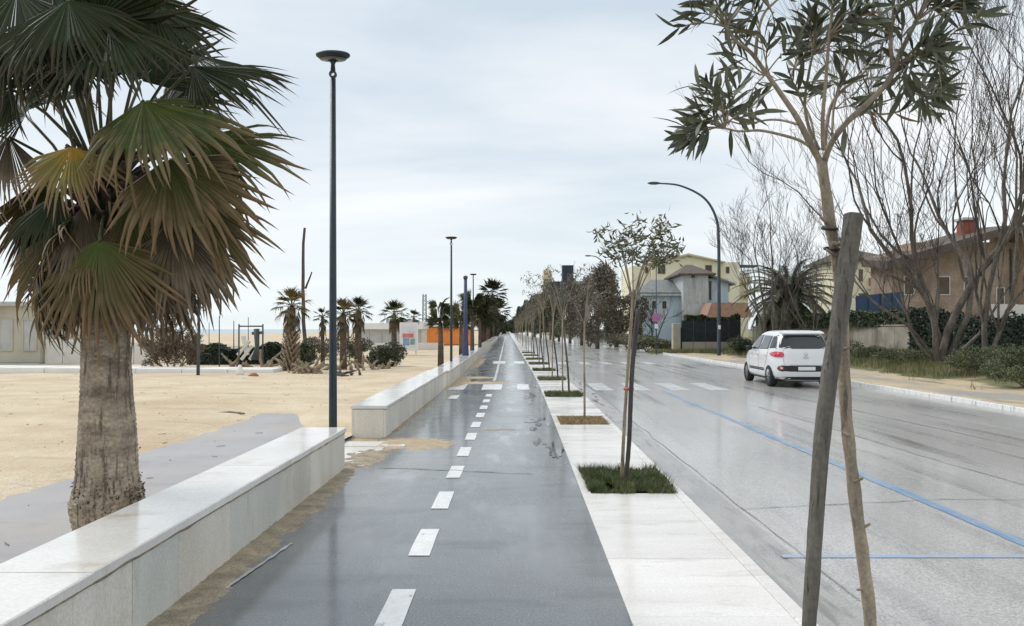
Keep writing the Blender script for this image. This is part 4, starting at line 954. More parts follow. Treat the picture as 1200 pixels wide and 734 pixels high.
# ------------------------------------------------------------------ the car
def make_car():
    t = empty('hatchback_car', (8.27, 25.1, ROADZ), 'white compact hatchback driving away, tail lights and dark rear bumper band visible', 'car', rz=R(-2.0))
    Lh = 2.08
    # horizontal slices: z, rear y, front y, half width, exponent
    SL = [(0.20, -1.88, 1.86, .70, 4), (0.26, -2.00, 1.98, .83, 5), (0.36, -2.06, 2.05, .875, 5), (0.50, -2.08, 2.07, .885, 5), (0.62, -2.075, 2.06, .888, 5), (0.74, -2.05, 2.03, .888, 5), (0.84, -2.03, 1.95, .882, 5),
          (0.94, -2.015, 1.82, .872, 5), (1.02, -1.995, 1.62, .86, 5), (1.08, -1.97, 1.45, .845, 5), (1.14, -1.945, 1.32, .825, 5.5), (1.24, -1.89, 1.12, .79, 5.5), (1.36, -1.82, .90, .745, 5.5), (1.46, -1.76, .72, .705, 5.5), (1.54, -1.70, .52, .665, 5),
          (1.59, -1.66, .33, .625, 4.5), (1.625, -1.55, .10, .56, 4), (1.645, -1.35, -.18, .45, 3.5), (1.655, -1.0, -.45, .25, 3), (1.657, -.80, -.65, .05, 2.5)]
    n = 72; vs = []
    for z, yr, yf, hw, ex in SL:
        cy = (yr + yf) / 2; hl = (yf - yr) / 2
        for j in range(n):
            a = 2 * math.pi * j / n; c, s = math.cos(a), math.sin(a)
            x = math.copysign(abs(c) ** (2 / ex), c) * hw; y = math.copysign(abs(s) ** (2 / ex), s) * hl
            # rounded nose and tail in plan
            tt = abs(y) / hl; x *= 1 - 0.08 * max(0, (tt - .7) / .3) ** 2 if False else 1 - 0.07 * tt ** 6
            vs.append((x, cy + y, z))
    k = len(SL)
    b = MB().add(vs, [(i * n + j, i * n + (j + 1) % n, (i + 1) * n + (j + 1) % n, (i + 1) * n + j) for i in range(k - 1) for j in range(n)] + [tuple(range(n - 1, -1, -1)), tuple((k - 1) * n + j for j in range(n))])
    me = b.mesh('body', [MT['car_white'], MT['car_black']], True)
    body = link('body', me, t)
    # wheel arches
    cut = MB()
    for yy in (-1.28, 1.30):
        for s in (-1, 1):
            cut.tube([(s * .60, yy, .32), (s * 1.1, yy, .32)], .365, 36)
    co = cut.build('cutter', MT['car_black'])
    md = body.modifiers.new('b', 'BOOLEAN'); md.object = co; md.operation = 'DIFFERENCE'; md.solver = 'EXACT'
    dg = bpy.context.evaluated_depsgraph_get(); dg.update()
    nm = bpy.data.meshes.new_from_object(body.evaluated_get(dg)); body.modifiers.clear(); body.data = nm; bpy.data.objects.remove(co)
    nm.polygons.foreach_set('use_smooth', [True] * len(nm.polygons))
    bvh = BVHTree.FromPolygons(vs, b.f[:-2] + [tuple((k - 1) * n + j for j in range(n))])
    def cast(axis, u, v):
        if axis == 'rear': o_, d_ = Vector((u, -4, v)), Vector((0, 1, 0))
        elif axis == 'left': o_, d_ = Vector((-3, u, v)), Vector((1, 0, 0))
        elif axis == 'right': o_, d_ = Vector((3, u, v)), Vector((-1, 0, 0))
        elif axis == 'front': o_, d_ = Vector((u, 4, v)), Vector((0, -1, 0))
        h = bvh.ray_cast(o_, d_)
        return (h[0], h[1]) if h[0] is not None else (None, None)
    def patch(name, axis, outline, m, off=.006, parent=None, rings=6, edge=40):
        # resample the outline evenly
        pts = []; P2 = outline; nn = len(P2)
        for i in range(nn):
            a, b2 = P2[i], P2[(i + 1) % nn]; kk = max(2, int(edge / nn))
            for q in range(kk): tq = q / kk; pts.append((a[0] + (b2[0] - a[0]) * tq, a[1] + (b2[1] - a[1]) * tq))
        cx = sum(p[0] for p in pts) / len(pts); cy = sum(p[1] for p in pts) / len(pts)
        V = []; N_ = len(pts); 
        for r in range(rings + 1):
            sc_ = 1 - r / (rings + .0001) if r < rings else 0.02
            for p in pts:
                u = cx + (p[0] - cx) * sc_; v = cy + (p[1] - cy) * sc_
                h, nr = cast(axis, u, v)
                if h is None: h = V[-1] if V else Vector((0, 0, 0)); V.append(h); continue
                if nr.dot(Vector((h.x, h.y, h.z - .8))) < 0: nr = -nr
                V.append(h + nr * off)
        # rim going back into the body
        V2 = []
        for p in pts:
            h, nr = cast(axis, *p)
            if h is None: h = V2[-1] if V2 else V[0]; nr = Vector((0, 0, 0))
            if nr.dot(Vector((h.x, h.y, h.z - .8))) < 0: nr = -nr
            V2.append(h - nr * .004)
        b = MB(); fs = [(r * N_ + j, r * N_ + (j + 1) % N_, (r + 1) * N_ + (j + 1) % N_, (r + 1) * N_ + j) for r in range(rings) for j in range(N_)]
        fs.append(tuple(rings * N_ + j for j in range(N_)))
        b.add([v[:] for v in V], fs); bb = len(b.v); b.v += [v[:] for v in V2]
        for j in range(N_): b.f.append((bb + j, bb + (j + 1) % N_, (j + 1) % N_, j)); b.m.append(0)
        o = b.build(name, m, parent or t, True); return o
    def ell(cx, cy, rx, ry, n=24, e=2.0, skew=0):
        r_ = []
        for i in range(n):
            a = 2 * math.pi * i / n; c, s = math.cos(a), math.sin(a)
            y_ = math.copysign(abs(s) ** (2 / e), s) * ry
            r_.append((cx + math.copysign(abs(c) ** (2 / e), c) * rx + skew * y_, cy + y_))
        return r_
    rw = patch('rear_window', 'rear', [(-.76, 1.135), (-.74, 1.12), (.74, 1.12), (.76, 1.135), (.66, 1.48), (.62, 1.51), (-.62, 1.51), (-.66, 1.48)], MT['car_glass'], .007, edge=64, rings=8)
    # headrests behind the glass are only hinted at as pale shapes
    tg = [(-.70, .70), (.70, .70)]
    # tailgate seams
    def seam(pts, axis='rear', name='seam', r=.004, m='car_black'):
        q = []
        for i in range(len(pts) - 1):
            for kx in range(8):
                tt = kx / 8; u = pts[i][0] + (pts[i + 1][0] - pts[i][0]) * tt; v = pts[i][1] + (pts[i + 1][1] - pts[i][1]) * tt
                h, _ = cast(axis, u, v)
                if h is not None: q.append(h)
        h, _ = cast(axis, *pts[-1]); 
        if h is not None: q.append(h)
        return MB().tube(q, r, 4).build(name, MT[m], t)
    seam([(-.60, 1.11), (-.62, .92), (-.60, .70), (-.57, .66), (.57, .66), (.60, .70), (.62, .92), (.60, 1.11)])
    for s in (-1, 1):
        lt = patch('tail_light', 'rear', ell(s * .715, .955, .125, .082, 20, 2.4), MT['tail_red'], .016, rings=5, edge=40)
        patch('lamp_core', 'rear', ell(s * .72, .955, .06, .04, 16), MT['tail_red'], .024, parent=t, rings=3, edge=16)
    bnd = patch('bumper_band', 'rear', [(-.72, .50), (-.66, .475), (.66, .475), (.72, .50), (.75, .56), (.72, .62), (.64, .645), (-.64, .645), (-.72, .62), (-.75, .56)], MT['car_black'], .010, edge=60, rings=6)
    for s in (-1, 1):
        patch('reflector', 'rear', ell(s * .66, .56, .055, .048, 16), MT['tail_red'], .018, rings=3, edge=16)
        patch('fog_lamp', 'rear', ell(s * .65, .565, .026, .024, 12), MT['reflector_pale'], .024, rings=3, edge=12)
    pl = MB().box(-.24, .24, -2.115, -2.095, .51, .61).build('number_plate', MT['plate_white'], t); bevel(pl, .006, 2)
    patch('lower_bumper', 'rear', [(-.70, .24), (.70, .24), (.74, .285), (.55, .325), (-.55, .325), (-.74, .285)], MT['car_black'], .008, edge=48, rings=4)
    patch('badge', 'rear', ell(0, .975, .045, .055, 20), MT['chrome'], .014, rings=3, edge=20)
    # model lettering under the badge
    tx = bpy.data.curves.new('lettering', 'FONT'); tx.body = '500L'; tx.size = .085; tx.extrude = .003; tx.align_x = 'CENTER'
    to = bpy.data.objects.new('lettering', tx); C.objects.link(to); to.parent = t; to.location = (0, -2.055, .845); to.rotation_euler = (R(90), 0, 0); tx.materials.append(MT['chrome'])
    dgx = bpy.context.evaluated_depsgraph_get(); dgx.update(); tm = bpy.data.meshes.new_from_object(to.evaluated_get(dgx)); bpy.data.objects.remove(to)
    to = link('lettering', tm, t); to.location = (0, -2.055, .845); to.rotation_euler = (R(90), 0, 0)
    # side glass
    for ax in ('left', 'right'):
        patch('rear_quarter_glass', ax, [(-1.62, 1.14), (-1.28, 1.12), (-1.24, 1.12), (-1.24, 1.46), (-1.30, 1.48), (-1.48, 1.47)], MT['car_glass'], .006, edge=36)
        patch('rear_door_glass', ax, [(-1.17, 1.10), (-.30, 1.08), (-.30, 1.50), (-1.17, 1.485)], MT['car_glass'], .006, edge=36)
        patch('front_door_glass', ax, [(-.22, 1.08), (.72, 1.06), (.70, 1.10), (.30, 1.46), (.20, 1.50), (-.22, 1.51)], MT['car_glass'], .006, edge=36)
        seam([(-1.20, 1.08), (-1.12, .80), (-1.0, .66), (-.93, .42), (-.9, .28)], ax); seam([(-.26, 1.06), (-.26, .28)], ax); seam([(.86, 1.0), (.88, .28)], ax)
        for yy in (-1.02, -.10): patch('door_handle', ax, ell(yy, .93, .09, .018, 14, 3), MT['car_white'], .03, rings=2, edge=14)
        for zz in (.455, .50): patch('rub_strip', ax, [(-.86, zz), (.82, zz), (.82, zz + .032), (-.86, zz + .032)], MT['car_black'], .012, edge=24, rings=3)
        patch('sill', ax, [(-.93, .215), (.93, .215), (.93, .27), (-.93, .27)], MT['car_black'], .008, edge=24, rings=3)
        s = -1 if ax == 'left' else 1
        mrr = MB().lathe([(0, -.08), (.06, -.07), (.085, 0), (.07, .06), (0, .08)], 16, sx=1.25, sy=.8).build('mirror', MT['car_black'], t, True); mrr.location = (s * .95, .62, 1.10)
    patch('windscreen', 'front', [(-.66, 1.12), (.66, 1.12), (.56, 1.5), (-.56, 1.5)], MT['car_glass'], .006, edge=36)
    # roof spoiler above the rear window, roof aerial, underbody, exhaust
    sp = MB()
    sp.prism([(-1.83, 1.555), (-1.66, 1.605), (-1.45, 1.635), (-1.45, 1.60), (-1.66, 1.565)], -.60, .60)
    so2 = bpy.data.meshes.new('spoiler'); 
    v2 = [(y_, x_, z_) for x_, y_, z_ in sp.v]; so2.from_pydata(v2, [], sp.f); so2.materials.append(MT['car_white']); sx_ = link('spoiler', so2, t); bevel(sx_, .01, 2)
    MB().tube([(0, -1.35, 1.645), (0, -1.50, 1.80)], [.007, .003], 6).build('aerial', MT['car_black'], t)
    MB().box(-.62, .62, -1.75, 1.75, .17, .30).build('underbody', MT['car_black'], t)
    MB().tube([(.45, -1.7, .24), (.45, -2.02, .23)], .028, 12).build('exhaust', MT['galv'], t, True)
    for yy in (-1.28, 1.30):
        for s in (-1, 1):
            wv = empty('x', (0, 0, 0), None, None)
            bpy.data.objects.remove(wv)
            wm = MB()
            prof_ = [(.20, -.10), (.29, -.105), (.315, -.085), (.32, 0), (.315, .085), (.29, .105), (.20, .10)]
            nW = 36; vsW = [(z_, r_ * math.cos(2 * math.pi * j / nW), r_ * math.sin(2 * math.pi * j / nW)) for r_, z_ in prof_ for j in range(nW)]
            wm.add(vsW, [(i * nW + j, i * nW + (j + 1) % nW, (i + 1) * nW + (j + 1) % nW, (i + 1) * nW + j) for i in range(len(prof_) - 1) for j in range(nW)])
            wh = wm.build('wheel', MT['tyre'], t, True); wh.location = (s * .775, yy, .32)
            rm = MB(); xo = s * .085
            rm.add([(xo * .6, .20 * math.cos(2 * math.pi * j / nW), .20 * math.sin(2 * math.pi * j / nW)) for j in range(nW)], [tuple(range(nW))])
            rm.m = [1] * len(rm.f)
            vr = [(x_, r_ * math.cos(2 * math.pi * j / nW), r_ * math.sin(2 * math.pi * j / nW)) for r_, x_ in ((.205, xo), (.185, xo), (.185, xo * .6)) for j in range(nW)]
            rm.add(vr, [(i * nW + j, i * nW + (j + 1) % nW, (i + 1) * nW + (j + 1) % nW, (i + 1) * nW + j) for i in range(2) for j in range(nW)])
            for q in range(8):
                a = 2 * math.pi * q / 8; rm.bar((xo * .95, math.cos(a) * .03, math.sin(a) * .03), (xo * .95, math.cos(a) * .195, math.sin(a) * .195), .035, .02)
            rm.build('rim', [MT['rim'], MT['car_black']], wh)
    return t
make_car()

# ------------------------------------------------------------------ tall road lamps on the right
def road_lamp(x, y, ht, arm, label, group='tall curved road lamps'):
    t = empty('road_lamp', (x, y, 0), label, 'street lamp', group)
    pts = [Vector((0, 0, -.1)), Vector((0, 0, ht * .35)), Vector((-.02, 0, ht * .66)), Vector((-.18, 0, ht * .80)), Vector((-.9 * arm / 4.2, 0, ht * .915)), Vector((-2.3 * arm / 4.2, 0, ht * .985)), Vector((-3.6 * arm / 4.2, 0, ht * 1.0))]
    q = smooth_path(pts, 8); MB().tube(q, [.12 - .075 * i / len(q) for i in range(len(q))], 12).build('pole', MT['galv_dark'], t, True)
    e = pts[-1]
    hd = MB().lathe([(0, .09), (.10, .085), (.17, .04), (.18, 0), (.13, -.06), (0, -.07)], 20, sx=2.3, sy=1).build('lamp_head', MT['galv_dark'], t, True); hd.location = e + Vector((-.32, 0, .0))
    MB().lathe([(0, -.085), (.08, -.08), (.12, -.055)], 20, sx=2.1, sy=1).build('lens', MT['lamp_lens'], hd, True)
    MB().box(-.075, .075, -.135, -.115, 1.6, 1.85).build('notice_plate', MT['white_paint'], t)
    return t
road_lamp(XP(842.5, 50), 50, ZP(215, 50), 4.3, 'tall dark road lamp arching over the road behind the white car')
road_lamp(XP(712, 99), 99, ZP(300, 99), 2.4, 'small distant curved road lamp above the brown trees')

# ------------------------------------------------------------------ vegetation generators
def leaf_cloud(clumps, n, size, seed, flat=.0, aspect=2.0):
    rg = np.random.RandomState(seed); out = np.zeros((n, 4, 3)); w_ = np.array([c[3] * c[4] * c[5] for c in clumps]) ** .67; w_ = w_ / w_.sum()
    idx = rg.choice(len(clumps), n, p=w_); cc = np.array([c[:6] for c in clumps])[idx]
    d = rg.normal(size=(n, 3)); d /= np.linalg.norm(d, axis=1)[:, None]; r = rg.uniform(.35, 1.08, n) ** .6
    p = cc[:, :3] + d * cc[:, 3:6] * r[:, None]
    u = rg.normal(size=(n, 3)); u /= np.linalg.norm(u, axis=1)[:, None]; v = np.cross(u, rg.normal(size=(n, 3))); v /= np.linalg.norm(v, axis=1)[:, None]
    s = size * rg.uniform(.5, 1.3, n)[:, None]; u = u * s; v = v * s / aspect
    out[:, 0] = p - u; out[:, 1] = p - v; out[:, 2] = p + u; out[:, 3] = p + v
    return out
def branching(rg, p, d, ln, r, lev, maxlev, out, spread=.55, nchild=(2, 4), up=.15, segs=5, shrink=.68, minr=.004, wob=.12):
    pts = [p]; q = p; dd = d.normalized(); rr = [r]; kink = rg.uniform(0, 6)
    for i in range(segs):
        dd = (dd + Vector((rg.gauss(0, wob), rg.gauss(0, wob), rg.gauss(0, wob) + up * .25))).normalized()
        q = q + dd * ln / segs; pts.append(q); rr.append(max(minr, r * (1 - .45 * (i + 1) / segs)))
    out.append((lev, pts, rr))
    if lev >= maxlev: return
    branching(rg, q, (dd + Vector((rg.gauss(0, .18), rg.gauss(0, .18), .05))).normalized(), ln * shrink * rg.uniform(.9, 1.15), rr[-1], lev + 1, maxlev, out, spread, nchild, up, max(3, segs - 1), shrink, minr, wob)
    for c in range(rg.randint(*nchild) + (1 if lev == 0 else 0)):
        i = rg.randint(max(1, segs // 3), segs); base = pts[i]
        ax = Vector((rg.gauss(0, 1), rg.gauss(0, 1), rg.gauss(0, .6))).normalized()
        if lev > 1 and c == 0 and rg.random() < .5: continue
        nd = (dd + ax * spread * rg.uniform(.7, 1.3) + Vector((0, 0, up))).normalized()
        branching(rg, base, nd, ln * shrink * rg.uniform(.75, 1.15), rr[i] * .62, lev + 1, maxlev, out, spread, nchild, up, max(3, segs - 1), shrink, minr, wob)
def bare_tree(name, locv, label, stems, maxlev, seed, trunkm='bark_grey', twigm='twig_grey', cat='tree', group=None, **kw):
    rg = random.Random(seed); t = empty(name, locv, label, cat, group); out = []
    for (d, ln, r, off) in stems: branching(rg, Vector(off), Vector(d), ln, r, 0, maxlev, out, **kw)
    mbs = {}
    for lev, pts, rr in out:
        k = 'trunk' if lev == 0 else ('limbs' if lev <= 1 else 'twigs')
        mbs.setdefault(k, MB()).tube(pts, rr, 10 if lev == 0 else (6 if lev == 1 else 3), cap=False, jit=.12 if lev == 0 else 0)
    for k, m in mbs.items():
        o = m.build(k, MT[trunkm if k != 'twigs' else twigm], t, True)
        if k == 'twigs': tag(o, kind='stuff')
    return t
# big bare multi-stemmed tree on the right
BT = (XP(1105, 30), 30, 0.45)
bare_tree('bare_tree', BT, 'huge bare tree with many grey stems rising from one foot beside the dark hedge', [
    ((-.10, .1, 1), 5.6, .12, (-.25, 0, 0)), ((.0, -.1, 1), 6.2, .15, (-.08, 0, 0)), ((.12, .1, 1), 5.8, .12, (.08, .1, 0)), ((.34, 0, 1), 5.4, .13, (.2, 0, 0)), ((-.62, -.1, 1), 2.9, .06, (-.3, 0, 0)),
    ((-.38, .2, 1), 3.4, .07, (-.3, .1, 0)), ((.72, -.2, 1.2), 3.8, .09, (.35, 0, 0)), ((-.1, -.3, 1), 3.0, .06, (-.2, -.1, 0))],
    6, 5, spread=.50, nchild=(1, 3), up=.22, segs=6, shrink=.71, minr=.0055, wob=.15)
bare_tree('bare_tree', (XP(1165, 27), 27.5, .5), 'tall slim bare tree at the right edge with upright twigs', [((.05, 0, 1), 6.0, .10, (0, 0, 0)), ((.30, 0, 1), 5.0, .08, (.1, 0, 0))],
    6, 9, spread=.38, nchild=(1, 3), up=.35, segs=5, shrink=.70, minr=.0055, wob=.15)
bare_tree('bare_tree', (XP(905, 49), 49, .3), 'bare slender tree standing in front of the bushy date palm', [((-.16, 0, 1), 3.9, .10, (-.2, 0, 0)), ((.1, 0, 1), 4.1, .11, (0, 0, 0)), ((.3, .1, 1), 3.5, .09, (.2, 0, 0)), ((-.4, .1, 1), 3.4, .09, (-.3, 0, 0))],
    6, 12, spread=.46, nchild=(1, 3), up=.20, segs=5, shrink=.70, minr=.007, wob=.15)
bare_tree('bare_bush', (XP(955, 46), 46, .3), 'bare brown bush with straggly branches beside the date palm', [((-.5, 0, 1), 2.6, .06, (0, 0, 0)), ((.4, 0, 1), 2.8, .06, (.1, 0, 0)), ((0, 0, 1), 2.8, .07, (0, 0, 0))],
    4, 14, spread=.6, nchild=(2, 3), up=.12, segs=4, shrink=.76, minr=.009, cat='bush')

# date palm with feathery fronds
def feather_frond(name, ln, seed, m, n=46, leafl=.42):
    rg = random.Random(seed); b = MB(); pts = []
    for i in range(17):
        t = i / 16; pts.append(Vector((ln * (t - .12 * t ** 3), 0, ln * (.28 * t - .62 * t ** 2.3))))
    b.tube(pts, [.035 - .028 * i / 16 for i in range(17)], 5)
    for i in range(n):
        t = .10 + .9 * i / n; j = t * 16; k = min(15, int(j)); p = pts[k].lerp(pts[k + 1], j - k); d = (pts[k + 1] - pts[k]).normalized()
        for s in (-1, 1):
            l = leafl * (1 - .45 * abs(2 * t - 1) ** 2) * rg.uniform(.8, 1.1); e = p + (d * .6 + Vector((0, s * .8, -.12 - rg.uniform(0, .3)))).normalized() * l
            q = d * .036
            b.add([p - q, p + q, e], [(0, 1, 2)])
    return b.mesh(name, m)
ff = [feather_frond('frond', 3.9, 1, MT['shrub_leaf'], 60, .5), feather_frond('frond', 3.6, 2, MT['hedge_leaf'], 60, .5), feather_frond('frond', 3.4, 3, MT['leaf_olive'], 60, .5)]
dp = empty('date_palm', (XP(925, 52), 52, 0.3), 'bushy green date palm behind the wall, spreading above the white car', 'palm tree')
MB().tube([(0, 0, -.3), (0, 0, 1.5), (0, 0, 3.4)], [.42, .36, .38], 12, jit=.3).build('trunk', MT['palm_trunk_dark'], dp, True)
for i in range(110):
    o = link('frond', ff[i % 3 if i > 30 else i % 2], dp); a = i * 2.39996; el = R(76 - 120 * (i / 110) ** 1.0)
    o.matrix_basis = Matrix.Translation((0, 0, 3.3)) @ Matrix.Rotation(a, 4, 'Z') @ Matrix.Rotation(-el + R(15), 4, 'Y') @ Matrix.Scale(rnd.uniform(.85, 1.15), 4)

# hedge, wall and fences on the right
def oldwall(pts, h, label, name='garden_wall', m='old_concrete', th=.25, cat='wall', z0=-.3):
    b = MB(); t = empty(name, (0, 0, 0), label, cat)
    for i in range(len(pts) - 1):
        a = Vector((*pts[i], 0)); c = Vector((*pts[i + 1], 0)); L_ = (c - a).length; n = max(1, round(L_ / 2.4))
        for k in range(n):
            p = a.lerp(c, k / n); q = a.lerp(c, (k + 1) / n); d = (q - p).normalized() * .012
            bb = MB().bar(p + d + Vector((0, 0, (h + z0) / 2)), q - d + Vector((0, 0, (h + z0) / 2)), th, h - z0); o = bb.build('wall_panel', MT[m], t); bevel(o, .015, 1)
        cp = MB().bar(a + Vector((0, 0, h + .035)), c + Vector((0, 0, h + .035)), th + .08, .066).build('coping', MT[m], t)
    return t
oldwall([(17.5, 35.0), (17.7, 45), (16.6, 57)], 1.75, 'old grey concrete garden wall under the trimmed hedge right of the car')
def hedge(name, a, c, z0, z1, th, n, size, seed, label, m='hedge_leaf', cat='hedge'):
    rg = np.random.RandomState(seed); a = np.array(a, float); c = np.array(c, float); d = (c - a); L_ = np.linalg.norm(d); d /= L_; q = np.array([-d[1], d[0]])
    t = rg.uniform(0, L_, n); s = rg.uniform(-1, 1, n); s = np.sign(s) * np.abs(s) ** .4 * th / 2; z = rg.uniform(0, 1, n) ** .75
    top = z1 + .12 * np.sin(t * 2.1) + .08 * np.sin(t * 5.3 + 1)
    p = np.stack([a[0] + d[0] * t + q[0] * s, a[1] + d[1] * t + q[1] * s, z0 + (top - z0) * z], 1)
    u = rg.normal(size=(n, 3)); u /= np.linalg.norm(u, axis=1)[:, None]; v = np.cross(u, rg.normal(size=(n, 3))); v /= np.linalg.norm(v, axis=1)[:, None]
    sz = size * rg.uniform(.6, 1.4, n)[:, None]; V = np.stack([p - u * sz, p - v * sz * .6, p + u * sz, p + v * sz * .6], 1)
    tt = empty(name, (0, 0, 0), label, cat)
    tag(link('foliage', np_mesh(name, V, 4, MT[m]), tt), kind='stuff')
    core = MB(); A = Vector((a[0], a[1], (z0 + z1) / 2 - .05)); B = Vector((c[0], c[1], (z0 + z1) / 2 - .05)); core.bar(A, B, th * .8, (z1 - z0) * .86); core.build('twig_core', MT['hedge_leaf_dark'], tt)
    return tt
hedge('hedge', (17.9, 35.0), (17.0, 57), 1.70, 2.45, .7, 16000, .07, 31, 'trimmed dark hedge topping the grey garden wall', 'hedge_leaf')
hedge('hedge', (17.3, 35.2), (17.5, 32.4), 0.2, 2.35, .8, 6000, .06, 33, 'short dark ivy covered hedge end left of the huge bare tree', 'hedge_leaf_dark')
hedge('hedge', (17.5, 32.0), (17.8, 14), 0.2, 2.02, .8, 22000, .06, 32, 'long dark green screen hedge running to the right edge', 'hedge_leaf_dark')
# grass and shrubs on the bank
def dens_bank(x, y):
    x0 = x - bend(y); return nz3(x * .7, y * .5, 8) * .9 + (x0 - 13.3) * .45 > rnd.random() * .8
blades('bank_grass', 12.2, 17.4, 16, 58, 60000, .08, .34, .02, 'grass_dry', verge_h, 41, .7, dens=dens_bank)
def shrub(x, y, r, h, n, size, m, label, seed, stems=True, name='shrub', z=None, cat='shrub', group=None):
    t = empty(name, (x, y, (verge_h(x, y) if x > 9 else 0.0) if z is None else z), label, cat, group); rg = random.Random(seed)
    cl = [(rg.uniform(-r, r) * .7, rg.uniform(-r, r) * .5, h * rg.uniform(.3, .75), r * rg.uniform(.3, .5), r * rg.uniform(.3, .5), h * rg.uniform(.2, .35)) for _ in range(9)]
    tag(link('foliage', np_mesh(name, leaf_cloud(cl, n, size, seed), 4, MT[m]), t), kind='stuff')
    if stems:
        b = MB()
        for i in range(12):
            c = rg.choice(cl); b.tube([Vector((rg.uniform(-.1, .1), 0, -.05)), Vector((c[0] * .5, c[1] * .5, c[2] * .5)), Vector((c[0], c[1], c[2] + .1))], [.02, .014, .006], 4, cap=False)
        b.build('stems', MT['twig_brown'], t)
    return t
for i, (px, d, r, h, m) in enumerate(((1182, 25, 1.2, .95, 'shrub_leaf'), (1150, 26.5, 1.2, .85, 'shrub_leaf'), (1060, 33, 1.4, .6, 'shrub_leaf'), (1020, 36, 1.3, .6, 'shrub_leaf'), (1205, 22, 1.0, .8, 'shrub_leaf'), (988, 40, 1.3, .8, 'hedge_leaf'))):
    shrub(XP(px, d), d, r, h, 5200, .035, m, ('low green shrub at the right edge in front of the dark screen hedge', 'low green shrub just right of the huge bare tree', 'weedy low shrub left of the foot of the huge bare tree', 'weedy shrub growing below the grey garden wall',
          'rightmost low shrub beside the sandy shoulder', 'dark shrub hidden behind the thick leaning stake')[i], 50 + i)
shrub(XP(866, 50), 50, 1.0, 1.25, 4000, .05, 'hedge_leaf', 'round dark shrub between the street lamp and the white car', 61)

# corner plot with black screen
cf = empty('screen_fence', (0, 0, 0), 'low pale wall topped by a black screened fence at the street corner', 'fence')
fy = 57.0; xa = XP(797, fy); xb = XP(868, fy)
for k in range(5):
    a = xa + .1 + (xb - xa - .1) * k / 5; c = xa + .1 + (xb - xa - .1) * (k + 1) / 5
    bevel(MB().box(a + .006, c - .006, fy - .12, fy + .12, -.2, ZP(401, fy)).build('wall_panel', MT['pale_concrete'], cf), .015, 1)
    MB().box(a + .01, c - .01, fy - .04, fy + .02, ZP(401, fy) + .004, ZP(376, fy)).build('screen_panel', MT['fence_dark'], cf)
    MB().tube([(a, fy - .06, ZP(401, fy)), (a, fy - .06, ZP(374.5, fy))], .03, 6).build('fence_post', MT['galv_dark'], cf)
bevel(MB().box(xa - .55, xa - .02, fy - .3, fy + .3, -.2, ZP(379, fy)).build('pillar', MT['pale_concrete'], cf), .03, 1)
MB().box(xa - .05, xa + .10, fy - .14, fy - .125, -.0, ZP(384, fy)).build('gate_edge', MT['fence_dark'], cf)
hedge('hedge', (xa + .4, fy + .35), (xb, fy + .35), ZP(380, fy), ZP(371, fy), .6, 7000, .06, 35, 'thin trimmed hedge above the black screened fence', 'hedge_leaf')
shrub(XP(785, 60), 60, 1.6, .9, 3600, .06, 'leaf_olive', 'grassy clump at the foot of the corner pillar', 62)
blades('corner_grass', XP(760, 56), XP(872, 56), 54.5, 56.6, 5000, .08, .35, .04, 'grass_dry', lambda x, y: verge_h(x, y) if x < 13 else 0.0, 43)

# ------------------------------------------------------------------ buildings
def part_box(name, m, parent, *a): return MB().box(*a).build(name, MT[m], parent)
def window(parent, x0, x1, y, z0, z1, m='window_dark', frame='off_white', fw=.06, side=-1):
    """facade window facing -Y: recessed dark pane inside a proud frame"""
    b = MB(); d0, d1 = (y - .05, y + .02)
    b.box(x0 - fw, x0, d0, d1, z0 - fw, z1 + fw); b.box(x1, x1 + fw, d0, d1, z0 - fw, z1 + fw); b.box(x0 + .001, x1 - .001, d0, d1, z1, z1 + fw); b.box(x0 + .001, x1 - .001, d0, d1, z0 - fw, z0)
    o = b.build('window', MT[frame], parent); MB().box(x0 + .001, x1 - .001, y - .02, y + .01, z0 + .001, z1 - .001).build('pane', MT[m], o); return o
# yellow house
Y = 112; hd = lambda px: XP(px, Y); vz = lambda py: ZP(py, Y)
yh = empty('yellow_house', (0, 0, 0), 'pale yellow house with low gable roof and small dark windows behind the blue house', 'house')
MB().prism([(hd(764), -.3), (hd(845), -.3), (hd(845), vz(308)), (hd(806), vz(299)), (hd(764), vz(309))], Y, Y + 7).build('wall', MT['yellow_wall'], yh)
part_box('left_wing', 'yellow_wall', yh, hd(742), hd(764) - .01, Y + 1, Y + 12, -.3, vz(311)); part_box('right_wing', 'yellow_wall', yh, hd(845) + .01, hd(868), Y + .6, Y + 13, -.3, vz(307))
part_box('far_wing', 'yellow_wall', yh, hd(868) + .01, hd(884), Y + 3, Y + 13, -.3, vz(318))
rb = MB(); rb.prism([(hd(761), vz(309.5)), (hd(806), vz(299.5)), (hd(806), vz(297.5)), (hd(760), vz(308))], Y - .6, Y + 7.3); rb.prism([(hd(806) + .003, vz(299.5)), (hd(849), vz(308.5)), (hd(849), vz(307)), (hd(806) + .003, vz(297.5))], Y - .6, Y + 7.3)
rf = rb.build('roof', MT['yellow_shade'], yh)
part_box('chimney', 'brick_wall', rf, hd(798), hd(802), Y + 3, Y + 3.5, vz(300), vz(293)); part_box('chimney', 'brick_wall', rf, hd(848), hd(850.5), Y + 4, Y + 4.4, vz(308), vz(301))
MB().tube([(hd(793), Y + 4, vz(302)), (hd(793), Y + 4, vz(294))], .05, 5).build('aerial', MT['galv'], rf)
for a, c, z0, z1 in ((771, 779.5, 321, 311), (826.5, 834, 319, 311), ): window(yh, hd(a), hd(c), Y, vz(z0), vz(z1), frame='yellow_shade')
